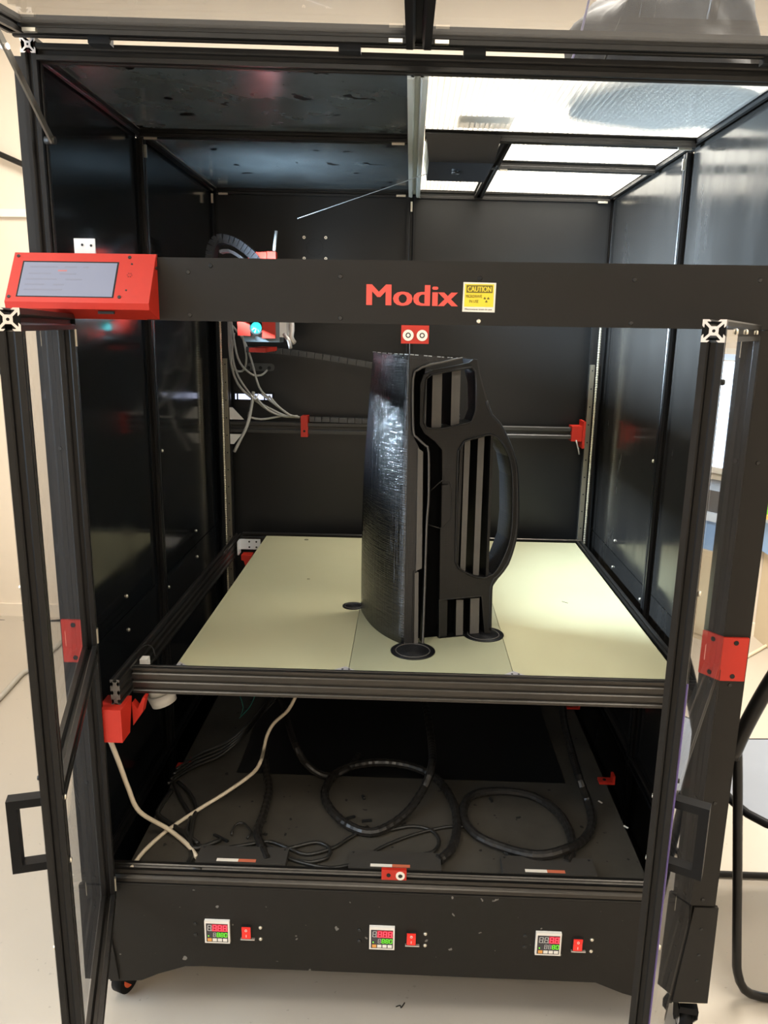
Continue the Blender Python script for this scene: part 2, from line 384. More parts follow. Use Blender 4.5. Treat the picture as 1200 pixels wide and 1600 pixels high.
# window blind slats on the right window
# far wall details seen past the left post
o = part('cable_duct', box(new(), (RX0, 2.43, 2.02), (-1.2, 2.45, 2.055)), 'white'); top(o, 'white plastic cable duct running along the far wall at the left', 'cable duct')
o = part('wall_pipe', tube(new(), spline([(-2.0927,2.41,2.3637), (-1.9192,2.41,2.2911), (-1.7884,2.41,2.237), (-1.569,2.41,2.1443)], .1), .013, 8), 'ano'); top(o, 'thin dark pipe slanting down the far wall, left of the machine', 'pipe')
o = part('power_cord', tube(new(), spline([(-2.4005,2.38,0.0156), (-2.1276,2.38,-0.0054), (-1.956,2.38,-0.0041), (-1.7943,2.38,0.0077), (-1.6104,2.38,0.0522)], .05), .007, 6), 'cable_k'); top(o, 'black power cord hanging low along the far wall, left of the machine', 'cord')
pts = [(-1.667,2.0839,0.012), (-1.6663,1.9367,0.012), (-1.6643,1.7727,0.012), (-1.6844,1.7242,0.012), (-1.6637,1.4895,0.012), (-1.6473,1.1754,0.012)]
o = part('floor_cable', tube(new(), spline(pts, .05), .011, 8), 'cable_g'); top(o, 'grey cable lying on the floor outside the left glass door', 'cable')

# ceiling lamps (outside the picture, they light the room)
for i, (lx, ly, lp) in enumerate(LAMPS):
    f = thing('ceiling_light', (lx, ly, RZ), ['flush ceiling light fitting at the left, in front of the machine', 'flush ceiling light fitting at the right, in front of the machine', 'bright flush ceiling light fitting directly above the machine', 'flush ceiling light fitting at the left, behind the machine', 'flush ceiling light fitting farthest from the machine'][i], 'ceiling light', 'ceiling lights')
    bm = new(); box(bm, (lx-.6, ly-.28, 2.955), (lx+.6, ly+.28, 3.0)); bev(bm, .006); part('housing', bm, 'white', f)
    part('diffuser', box(new(), (lx-.57, ly-.25, 2.945), (lx+.57, ly+.25, 2.955)), 'diff', f)

# ================================================================ THE PRINTER
PR = thing('large_format_printer', (0, .63, 0), 'large black enclosed 3D printer with open glass doors and red fittings', '3D printer')
s = .026
XP = .651       # post centre line
YB = 1.27
def ts(name, p0, p1, nu=1, nv=1, up=(0, 0, 1), m='ano', ends=(), size=s, parent=PR, label=None):
    o = part(name, tslot(new(), p0, p1, size, nu, nv, up), m, parent, label)
    w = (Vector(p1)-Vector(p0)).normalized()
    for e in ends:
        p = Vector(p1 if e else p0); d = w if e else -w
        bm = new(); endface(bm, p, d, size, nu, nv, up)
        part('sawn_end', bm, 'alu', o, 'bare aluminium sawn end')
    return o
# posts
for sx in (-1, 1):
    x = sx*XP
    ts('corner_post', (x, .013, .12), (x, .013, 1.96), up=(0, 1, 0))
    ts('corner_post', (x, YB+.013, .12), (x, YB+.013, 1.96), up=(0, 1, 0))
    ts('middle_post', (sx*.652, .55, .12), (sx*.652, .55, 1.952), up=(0, 1, 0))
    ts('top_side_rail', (x, .0, 1.972), (x, YB+.026, 1.972), ends=(0,))
    for z in (.14, .37): ts('side_rail', (x, .027, z), (x, YB, z))
# side wall panels, each bay its own sheet
for sx in (-1, 1):
    for (y0, y1, m) in ((.026, .537, 'gloss'), (.563, YB, 'gloss')):
        mm = m if sx < 0 else 'glossR'
        xs = sorted((sx*.655, sx*.661))
        part('side_panel', box(new(), (xs[0], y0, .86), (xs[1], y1, 1.959)), mm, PR)
        part('side_panel', box(new(), (xs[0], y0, .12), (xs[1], y1, .856)), mm, PR)
    # outer skin
    xs = sorted((sx*.666, sx*.680))
    part('outer_side_skin', box(new(), (xs[0], .005, .12), (xs[1], YB+.03, 1.955)), 'satin2', PR)
    # button head screws along the panel joint
    for (yy, zz) in ((.30, .90), (.30, .815), (.92, .90), (.92, .815), (.62, .815), (.62, 1.2)):
        bm = new(); cyl(bm, (sx*.655, yy, zz), (sx*.651, yy, zz), .005, .0035, 10); part('panel_screw', bm, 'zinc', PR)
# back panels and centre divider
for (x0, x1) in ((-.638, -.013), (.013, .638)):
    part('back_panel', box(new(), (x0, YB, .12), (x1, YB+.006, 1.955)), 'backp', PR)
ts('back_divider', (.0, YB-.008, .12), (.0, YB-.008, 1.95), up=(0, 1, 0), size=.03)
ts('top_back_rail', (-.638, YB+.0, 1.963), (.638, YB+.0, 1.963), m='anoL')
# round knock-out on the back panel with four screws
bm = new(); ring(bm, (-.317, YB-.0005, 1.787), (0, -1, 0), .026, .028, .001, 28); part('knockout_ring', bm, 'ano', PR)
for dx in (-.036, .036):
    for dz in (-.034, .032):
        bm = new(); ring(bm, (-.317+dx, YB-.0005, 1.787+dz), (0, -1, 0), .002, .005, .002, 12); part('grommet_screw', bm, 'zinc', PR)
# roof: top front beam, cross bars, pale centre divider
ts('top_front_beam', (-.638, .013, 1.962), (.664, .013, 1.962), m='anoL')
bm = new(); tslot(bm, (.008, .028, 1.962), (.008, YB-.01, 1.962), .036); part('roof_divider', bm, mat('silver_extrusion', (.60, .64, .62), .45), PR, 'silver aluminium centre rail of the roof')
ts('roof_bar', (-.638, .53, 1.963), (-.012, .53, 1.963)); ts('roof_bar', (.028, .49, 1.963), (.638, .49, 1.963), m='anoL')
ts('roof_bar', (.205, .79, 1.963), (.638, .79, 1.963), m='anoL'); ts('roof_bar', (.215, .504, 1.963), (.215, 1.257, 1.963), m='anoL')
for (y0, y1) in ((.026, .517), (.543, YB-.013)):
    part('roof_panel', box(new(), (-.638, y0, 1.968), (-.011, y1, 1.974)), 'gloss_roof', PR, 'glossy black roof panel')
# clear twin-wall sheets: two skins with ribs between
for (x0, x1, y0, y1) in ((.029, .638, .026, .477), (.228, .638, .503, .777), (.029, .202, .503, YB-.013), (.228, .638, .803, YB-.013)):
    bm = new(); bm.faces.new([bm.verts.new(p) for p in ((x0, y0, 1.9705), (x1, y0, 1.9705), (x1, y1, 1.9705), (x0, y1, 1.9705))]); sh = part('polycarbonate_sheet', bm, 'poly', PR, 'translucent ribbed polycarbonate roof sheet')
    bm = new(); k = x0+.006
    while k < x1-.004:
        box(bm, (k, y0, 1.9709), (k+.0016, y1, 1.9765)); k += .0112
    part('rib_array', bm, 'polyrib', sh)['kind'] = 'stuff'
# corner connectors of the roof and posts (little zinc brackets)
def conn(p, d, n=.03, w=.006):
    p = Vector(p); d = Vector(d).normalized(); bm = new()
    _, _, u, v, _ = frame_of(p, p+d)
    mt = Matrix((( d.x, u.x, v.x, p.x), (d.y, u.y, v.y, p.y), (d.z, u.z, v.z, p.z), (0, 0, 0, 1)))
    box(bm, (0, -w/2, -w/2), (n, w/2, w/2), mt); cyl(bm, mt @ Vector((n*.3, 0, 0)), mt @ Vector((n*.3, 0, w*.62)), w*.3, n=8)
    return part('slot_connector', bm, 'zinc', PR)
for (p, d, n) in (((-.632, .53, 1.949), (1, 0, 0), .03), ((-.018, .53, 1.949), (-1, 0, 0), .03), ((.632, .49, 1.949), (-1, 0, 0), .03), ((.030, .49, 1.949), (1, 0, 0), .03),
                  ((.16, .49, 1.949), (1, 0, 0), .02), ((.232, .79, 1.949), (1, 0, 0), .02), ((-.638, .555, 1.94), (0, 0, -1), .028), ((-.638, 1.2, 1.94), (0, 0, -1), .028),
                  ((-.63, 1.255, 1.949), (1, 0, 0), .03), ((-.02, 1.255, 1.949), (-1, 0, 0), .03), ((.637, .55, 1.94), (0, 0, -1), .026), ((.63, 1.255, 1.949), (-1, 0, 0), .03), ((.0, 1.245, 1.93), (0, 0, -1), .03)):
    conn(p, d, n)

# hanging black tray in the roof (fan / filter box)
bm = new(); z1, z0 = 1.955, 1.900
A = [(.030, .45), (.198, .45), (.198, .76), (.030, .76)]; B = [(.038, .47), (.186, .47), (.183, .70), (.038, .70)]
vt = [bm.verts.new((x, y, z1)) for x, y in A]; vb = [bm.verts.new((x, y, z0)) for x, y in B]
for i in range(4): bm.faces.new((vt[i], vt[(i+1) % 4], vb[(i+1) % 4], vb[i]))
bm.faces.new(vb); bm.faces.new(vt[::-1]); bev(bm, .004)
tray = part('roof_duct_box', bm, 'gloss', PR, 'black moulded duct box hanging from the roof')
bm = new(); ring(bm, (.105, .575, 1.899), (0, 0, -1), .006, .010, .004, 14); part('bushing', bm, 'satin2', tray)

# ---------------------------------------------------------------- top flap, swung up
FLY0, FLY1, FLZ0, FLZ1 = -.03, -.36, 1.989, 1.950
def fl(x, t, dz=0): return (x, FLY0+(FLY1-FLY0)*t, FLZ0+(FLZ1-FLZ0)*t+dz)
flap = ts('top_flap', fl(-.664, 0), fl(.664, 0), m='anoL', label='top flap propped open above the front, clear sheet in a black frame')
for x, nu in ((-.651, 1), (.008, 1), (.651, 1)):
    bm = new(); tslot(bm, fl(x, .04), fl(x, 1), .04 if x == .008 else s, 1, 1); part('flap_bar', bm, 'ano', flap)
bm = new(); tslot(bm, fl(-.664, 1.02), fl(.664, 1.02), s); part('flap_bar', bm, 'ano', flap)
for (x0, x1) in ((-.638, -.013), (.029, .638)):
    bm = new(); a, b = fl(x0, .03), fl(x1, 1)
    v = [bm.verts.new(p) for p in (fl(x0, .03), fl(x1, .03), fl(x1, 1), fl(x0, 1))]; bm.faces.new(v)
    part('flap_pane', bm, 'acryl_flap', flap, 'hazy clear acrylic pane')
for u0 in (-.52, -.105, .10, .585):
    bm = new(); box(bm, (u0-.018, -.026, 1.968), (u0+.018, -.006, 1.984)); bev(bm, .003); part('flap_hinge', bm, 'dark', flap)
for (x, d) in ((-.632, 1), (-.018, -1), (.034, 1)):
    p = fl(x, .05); bm = new(); box(bm, (min(p[0], p[0]+d*.022), p[1]-.012, p[2]-.0145), (max(p[0], p[0]+d*.022), p[1]-.004, p[2]-.009)); part('slot_connector', bm, 'zinc', flap)
# stay arm
a = Vector((-.617, -.010, 1.826)); b = Vector((-0.6314,-0.2,1.9871))
bm = new(); prism(bm, [(-.0018, -.008), (.0018, -.008), (.0018, .008), (-.0018, .008)], a, b, up=(0, 1, 0)); 
arm = part('flap_stay', bm, mat('stay_steel', (.16, .15, .13), .35, metal=.7), PR, 'grey steel stay arm of the flap')
bm = new(); cyl(bm, a+Vector((-.012, 0, 0)), a+Vector((.006, 0, 0)), .006, n=12); part('pivot', bm, 'screwh', arm)
bm = new(); m_ = a+(b-a)*.62; cyl(bm, m_+Vector((-.006, -.004, 0)), m_+Vector((.006, -.008, 0)), .0045, n=10); part('pivot', bm, 'alu', arm)

# ---------------------------------------------------------------- front fascia with display
bm = new(); box(bm, (-.47, 0-.003, 1.5365), (.71, 0, 1.6455)); box(bm, (-.47, 0, 1.6425), (.71, .022, 1.6455)); box(bm, (-.47, 0, 1.5365), (.71, .022, 1.5395)); bev(bm, .0008)
fas = part('front_fascia', bm, 'satin2', PR)
text('brand_lettering', 'Modix', 'redprint', (-.0745, -.0035, 1.5685), .036, .163, bold=.032, depth=.0012, parent=fas)
for (u, v, y) in ((294,417,0), (331,415,0), (299,492,0), (532,432,0), (532,497,0), (750,434,0), (748,501,0), (992,437,0), (986,504,0), (1188,437,0), (1180,505,0), (865,476,0)):
    pass
for p, m in (((-0.3923,-0.003,1.6209), 'screwh'), ((-0.3919,-0.003,1.5469), 'screwh'), ((-0.3518,-0.003,1.6324), 'dark'), ((-0.1207,-0.003,1.617), 'screwh'), ((-0.1204,-0.003,1.5455), 'screwh'), ((0.1257,-0.003,1.6172), 'dark'),
             ((0.1266,-0.003,1.5438), 'zinc'), ((0.3961,-0.003,1.6188), 'screwh'), ((0.3959,-0.003,1.5447), 'screwh'), ((0.6127,-0.003,1.6207), 'screwh')):
    bm = new(); cyl(bm, p, (p[0], p[1]-.0012, p[2]), .0042, .003, 12); cyl(bm, (p[0]-.0012, p[1]-.001, p[2]+.0012), (p[0]-.0012, p[1]-.0016, p[2]+.0012), .0016, n=6); part('fascia_screw', bm, m, fas)
# caution sticker
st0 = Vector((.0965, -.0034, 1.5600)); sw, sh_ = .0575, .0505
bm = new(); box(bm, (st0.x, -.0038, st0.z), (st0.x+sw, -.0030, st0.z+sh_), Matrix.Translation(st0) @ Matrix.Rotation(math.radians(.6), 4, 'Y') @ Matrix.Translation(-st0))
stk = part('caution_sticker', bm, 'labelw', fas, 'yellow and white caution sticker')
part('sticker_field', box(new(), (.0995, -.0041, 1.5685), (.1510, -.0037, 1.6075)), 'yellow', stk)
part('sticker_bar', box(new(), (.1025, -.0044, 1.5925), (.1485, -.0041, 1.6055)), 'olive', stk)
text('sticker_lettering', 'CAUTION', 'yellow', (.1045, -.0046, 1.5945), .0088, .042, bold=.035, depth=.0003, parent=stk)
text('sticker_lettering', 'MICROWAVE', 'olive', (.1020, -.0044, 1.5840), .0052, .0285, depth=.0003, parent=stk)
text('sticker_lettering', 'IN USE', 'olive', (.1085, -.0044, 1.5755), .0050, .016, depth=.0003, parent=stk)
text('sticker_lettering', 'Microwave oven in use', 'dark', (.1010, -.0040, 1.5630), .0028, .048, depth=.0003, parent=stk)
bm = new()
for k in range(3):
    a0 = math.radians(90+120*k+60); cx, cz = .1385, 1.5815
    P3 = []
    for (r, da) in ((.0016, -.5), (.0016, .5), (.0056, .42), (.0056, -.42)): P3.append(bm.verts.new((cx+r*math.cos(a0+da), -.0045, cz+r*math.sin(a0+da))))
    bm.faces.new(P3)
part('sticker_trefoil', bm, 'olive', stk)
# door latch bracket hanging below the fascia
bm = new(); box(bm, (-.011, -.006, 1.503), (.0385, .0, 1.535)); bev(bm, .003, 2); lb = part('door_catch', bm, 'red', PR, 'red plastic door catch with two round magnets')
for cx in (.0015, .0265):
    bm = new(); ring(bm, (cx, -.006, 1.5175), (0, -1, 0), .0048, .0098, .0025, 24); cyl(bm, (cx, -.006, 1.5175), (cx, -.0085, 1.5175), .0030, n=6); part('magnet_washer', bm, 'washer', lb)
    bm = new(); cyl(bm, (cx, -.006, 1.5175), (cx, -.0078, 1.5175), .0048, n=16); part('screw_head', bm, 'screwh', lb)

# touch screen box, wedge shaped
bm = new()
xl, xr = -.7005, -.4475
prof = [(0, 1.6495), (-.006, 1.6500), (-.060, 1.5640), (-.058, 1.5530), (0, 1.5370)]
vl = [bm.verts.new((xl, y, z)) for y, z in prof]; vr = [bm.verts.new((xr, y, z)) for y, z in prof]
for i in range(5): bm.faces.new((vl[i], vl[(i+1) % 5], vr[(i+1) % 5], vr[i]))
bm.faces.new(vl[::-1]); bm.faces.new(vr); bev(bm, .0035, 2)
disp = part('display_box', bm, 'red', PR, 'red wedge-shaped display housing')
dn = Vector((0, -.086, -.054)).normalized()*-1; dn = Vector((0, -.0860, .0540)).normalized()   # outward normal of the slanted face
dv = Vector((0, .054, .086)).normalized()                                                     # up along the face
c0 = Vector((xl, -.060, 1.5640))
def dface(x, t, h): return c0+Vector((x, 0, 0))+dv*t+dn*h
def dbox(x0, x1, t0, t1, h0, h1, n, m, parent=disp, label=None):
    bm = new(); mt = Matrix(((1, 0, 0, c0.x), (0, dv.y, dn.y, c0.y), (0, dv.z, dn.z, c0.z), (0, 0, 0, 1)))
    box(bm, (x0, t0, h0), (x1, t1, h1), mt); return part(n, bm, m, parent, label)
dbox(.018, .190, .010, .084, -.0004, .0002, 'screen_recess', 'dark')
scr = dbox(.021, .187, .012, .081, .0002, .0008, 'screen', 'screen')
for (x, t, w) in ((.033, .0705, .050), (.095, .0705, .022), (.128, .070, .010), (.033, .0565, .040), (.088, .056, .03), (.03, .045, .055), (.10, .045, .03), (.03, .034, .035), (.08, .034, .02), (.03, .0235, .068)):
    dbox(x, x+w, t, t+.0028, .0008, .0010, 'screen_text', 'screentext', disp)
dbox(.084, .100, .0625, .0655, .0008, .0010, 'screen_text', 'screenred', disp)
for (x, t, r) in ((.006, .010, .003), (.008, .094, .003), (.200, .012, .0032), (.207, .094, .0032), (.213, .080, .0018), (.210, .026, .0016)):
    bm = new(); cyl(bm, dface(x, t, .0), dface(x, t, .0010), r, n=12); part('corner_screw', bm, 'screwh', disp)
bm = new(); _c = dface(.212, .057, .0004)
for k in range(6):
    a_ = k*math.pi/3; p = _c+Vector((math.cos(a_)*.004, 0, 0))+dv*math.sin(a_)*.004; cyl(bm, p, p+dn*.0005, .0008, n=6)
part('buzzer_holes', bm, 'dark', disp)
bm = new(); box(bm, (-.540, -.0530, 1.5455), (-.512, -.0480, 1.5500), None); part('card_slot', bm, 'dark', disp)
bm = new(); cyl(bm, (xr, -.012, 1.626), (xr+.0025, -.012, 1.626), .003, n=10); part('corner_screw', bm, 'screwh', disp)
# white perforated bracket above the display
bm = new(); box(bm, (-.600, .010, 1.648), (-.562, .013, 1.676)); bk = part('white_bracket', bm, 'white_metal', PR, 'white drilled sheet bracket above the display')
bm = new(); cyl(bm, (-.585, .0095, 1.6655), (-.585, .009, 1.6655), .0022, n=10); cyl(bm, (-.569, .0095, 1.6645), (-.569, .009, 1.6645), .0022, n=10); part('drilled_hole', bm, 'dark', bk)

# ---------------------------------------------------------------- front corner covers (flat plates over the posts)
for sx in (-1, 1):
    xs = sorted((sx*.623, sx*.672))
    bm = new(); box(bm, (xs[0], -.008, .357), (xs[1], 0, 1.5355)); bev(bm, .001); cv = part('post_cover', bm, 'satin2', PR)
    for z in (1.30, .86, .60, .372): 
        bm = new(); cyl(bm, (sx*.646, -.008, z), (sx*.646, -.0095, z), .0042, .003, 10); part('cover_screw', bm, 'screwh', cv)
    bm = new(); xa = sorted((sx*.610, sx*.684)); 
    P = [(sx*.631, .353), (sx*.681, .353), (sx*.684, .112), (sx*.608, .112)]
    v = [bm.verts.new((x, -.009, z)) for x, z in P]; w2 = [bm.verts.new((x, 0, z)) for x, z in P]
    for i in range(4): bm.faces.new((v[i], v[(i+1) % 4], w2[(i+1) % 4], w2[i]))
    bm.faces.new(v); bm.faces.new(w2[::-1]); cv = part('foot_cover', bm, 'satin2', PR)
    for (x, z) in ((.65, .30), (.652, .235), (.655, .17)):
        bm = new(); cyl(bm, (sx*x, -.009, z), (sx*x, -.0105, z), .0035, .0025, 8); part('cover_screw', bm, 'screwh', cv)
    xa = sorted((sx*.6205, sx*.6700)); bm = new(); box(bm, (xa[0], -.0135, .871), (xa[1], -.008, .960)); bev(bm, .001); hp = part('hinge_plate', bm, 'red', PR, 'red plastic hinge plate')
    for z in (.950, .881):
        bm = new(); cyl(bm, (sx*.646, -.0135, z), (sx*.646, -.0145, z), .0048, n=14); part('hinge_screw', bm, 'dark', hp)

# ---------------------------------------------------------------- front doors
def door(sx, hinge, ang, L, label):
    hx, hy = hinge; a = math.radians(ang)
    D = Vector((-sx*math.sin(a), -math.cos(a), 0))            # from hinge to free edge
    O = Vector((sx*math.cos(a), -math.sin(a), 0))*1.0          # outer side normal
    H = Vector((hx, hy, 0))
    zt, zm, zb = 1.5315, .905, .342
    ds = .0265
    def q(t, z, o=0): return H+D*t+O*o+Vector((0, 0, z))
    r1 = part('glass_door', tslot(new(), q(0, zt), q(L, zt), ds), 'ano', PR, label)
    bm = new(); endface(bm, q(L, zt), D, ds); part('sawn_end', bm, 'alu', r1, 'bare aluminium sawn end')
    for z in (zm, zb):
        part('door_rail', tslot(new(), q(ds, z), q(L-ds, z), ds), 'anoB', r1)
    part('door_stile', tslot(new(), q(L-ds/2, zb-ds/2), q(L-ds/2, zt-ds/2), ds, up=tuple(O)), 'ano', r1)
    part('door_stile', tslot(new(), q(ds/2, zb-ds/2), q(ds/2, zt-ds/2), ds, up=tuple(O)), 'ano', r1)
    bm = new(); off = ds/2+.0012
    v = [bm.verts.new(q(t, z, off)) for t, z in ((.002, zb-.012), (L-.002, zb-.012), (L-.002, zt+.011), (.002, zt+.011))]; bm.faces.new(v)
    part('door_pane', bm, 'acryl', r1, 'clear acrylic door pane')
    if sx > 0:
        bm = new(); mt = Matrix(((D.x, O.x, 0, H.x), (D.y, O.y, 0, H.y), (0, 0, 1, 0), (0, 0, 0, 1))); box(bm, (L-.006, off-.001, zb), (L-.002, off+.0012, zt-.45), mt)
        part('film_edge', bm, mat('violet_film', (.10, .07, .22), .4), r1, 'violet edge of leftover protective film')
    # zinc connectors in the slots, facing the machine
    for z in (zt-.028, zm+.028, zb+.028):
        bm = new(); b_ = q(ds*.5, z, -ds/2-.0004)
        mt = Matrix(((D.x, O.x, 0, b_.x), (D.y, O.y, 0, b_.y), (0, 0, 1, b_.z), (0, 0, 0, 1)))
        box(bm, (-.004, -.002, -.015), (.004, .003, .015), mt); part('slot_connector', bm, 'zinc', r1)
    # D handle on the outside of the free stile
    bm = new(); h0, h1, ho = .735, .872, .046
    if True:
        t0 = L-.022
        def hb(o0, o1, z0, z1):
            b_ = q(t0, 0, 0); mt = Matrix(((D.x, O.x, 0, b_.x), (D.y, O.y, 0, b_.y), (0, 0, 1, 0), (0, 0, 0, 1)))
            box(bm, (-.006, o0, z0), (.012, o1, z1), mt)
        hz0, hz1 = HZ
        hb(off, ho, hz1-.012, hz1); hb(off, ho, hz0, hz0+.012); hb(ho, ho+.013, hz0, hz1)
    bev(bm, .002, 2); part('door_handle', bm, 'rubber', r1)
    for z in (HZ[0]+.006, HZ[1]-.006):
        bm = new(); c_ = q(L-.016, z, -ds/2); cyl(bm, c_, c_-O*.003, .0045, .003, 10); part('handle_screw', bm, 'zinc', r1)
    for k in range(5):
        z = zb+.06+(zt-zb-.12)*k/4
        bm = new(); c_ = q(L-.013, z, off); cyl(bm, c_, c_+O*.003, .004, .003, 10); part('pane_screw', bm, 'zinc' if k % 2 else 'screwh', r1)
    for t in (.12, .30, .44):
        bm = new(); c_ = q(L*t/.54, zt, off); cyl(bm, c_, c_+O*.003, .004, .003, 10); part('pane_screw', bm, 'zinc', r1)
    # long hinge barrels
    for z in (1.44, .85, .45):
        bm = new(); c_ = q(-.004, z, off-.004); cyl(bm, c_-Vector((0, 0, .045)), c_+Vector((0, 0, .045)), .0045, n=12); part('hinge_barrel', bm, 'anoL', r1)
    return r1
HZ = (.798, .908)
door(-1, (-.612, -.014), 16.6, .538, 'left glass door, swung open towards the viewer')
door(1, (.606, -.014), 27.4, .528, 'right glass door, swung open towards the viewer')

# ---------------------------------------------------------------- lower fascia, sill and controllers
bm = new()
P = [(-.630, .354), (.628, .354), (.628, .125), (.608, .104), (.56, .108), (.50, .125), (.44, .150), (-.42, .152), (-.46, .150), (-.52, .128), (-.56, .108), (-.63, .103)]
plate(bm, P, [], lambda p: Vector((p[0], -.004, p[1])), .004, (0, 1, 0))
lf = part('lower_fascia', bm, 'satin', PR, 'scuffed black lower front panel')
part('underframe', box(new(), (-.655, .05, .118), (.655, YB, .150)), 'dark', PR)
ts('sill_rail', (-.63, .013, .3745), (.63, .013, .3745), m='anoB', size=.030)
bm = new(); box(bm, (-.630, -.004, .3545), (.628, .03, .3575)); part('sill_edge', bm, 'anoL', PR)
# deck inside the base
part('base_deck', box(new(), (-.585, .03, .366), (.546, .408, .374)), 'dust', PR, 'dusty black base deck')
part('base_deck', box(new(), (-.585, .410, .364), (-.43, YB-.01, .372)), 'dust', PR)
part('base_deck', box(new(), (.44, .410, .364), (.546, YB-.01, .372)), 'dust', PR)
part('rear_deck', box(new(), (-.43, .410, .366), (.44, YB-.01, .3735)), 'deckdark', PR)
for p in ((0.548,0.4204,0.378), (-0.5739,0.4254,0.378), (0.5446,0.8368,0.378)):
    bm = new(); box(bm, (p[0]-.020, p[1]-.012, .374), (p[0]+.020, p[1]+.012, .381)); box(bm, (p[0]+.014, p[1]-.012, .381), (p[0]+.020, p[1]+.012, .398)); bev(bm, .001)
    br = part('deck_bracket', bm, 'red', PR, 'small red corner bracket on the base deck')
    bm = new(); cyl(bm, (p[0]-.005, p[1], .381), (p[0]-.005, p[1], .382), .0045, n=12); part('bracket_hole', bm, 'dark', br)
# three junction boxes behind the sill
for (x0, x1) in ((-.437, -.240), (-.103, .099), (.232, .434)):
    bm = new(); box(bm, (x0, .030, .374), (x1, .085, .392)); bev(bm, .0012); jb = part('junction_box', bm, 'boxgrey', PR)
    for x in (x0+.008, x1-.008):
        bm = new(); cyl(bm, (x, .078, .392), (x, .078, .3928), .0028, n=8); part('box_screw', bm, 'dark', jb)
    w = .086; cx = (x0+x1)/2-.01
    bm = new(); box(bm, (cx-w/2, .0325, .3921), (cx+w*.05, .0415, .3926)); part('warning_label', bm, 'labelw', jb, 'white half of the label strip')
    bm = new(); box(bm, (cx+w*.05, .0325, .3921), (cx+w/2, .0415, .3926)); part('warning_label', bm, mat('red_label', (.55, .14, .07), .5), jb, 'red half of the label strip')
# lower door catch
bm = new(); box(bm, (-.0295, -.004, .389), (.0235, .004, .413)); bev(bm, .003, 2); lb = part('lower_door_catch', bm, 'red', PR, 'red plastic lower door catch')
bm = new(); ring(bm, (.0105, -.004, .4005), (0, -1, 0), .0048, .0095, .0025, 24); part('magnet_washer', bm, 'washer', lb)
bm = new(); cyl(bm, (.0105, -.004, .4005), (.0105, -.006, .4005), .0048, n=14); part('screw_head', bm, 'screwh', lb)
bm = new(); cyl(bm, (-.0145, -.004, .4005), (-.0145, -.005, .4005), .0045, n=14); part('catch_hole', bm, 'dark', lb)

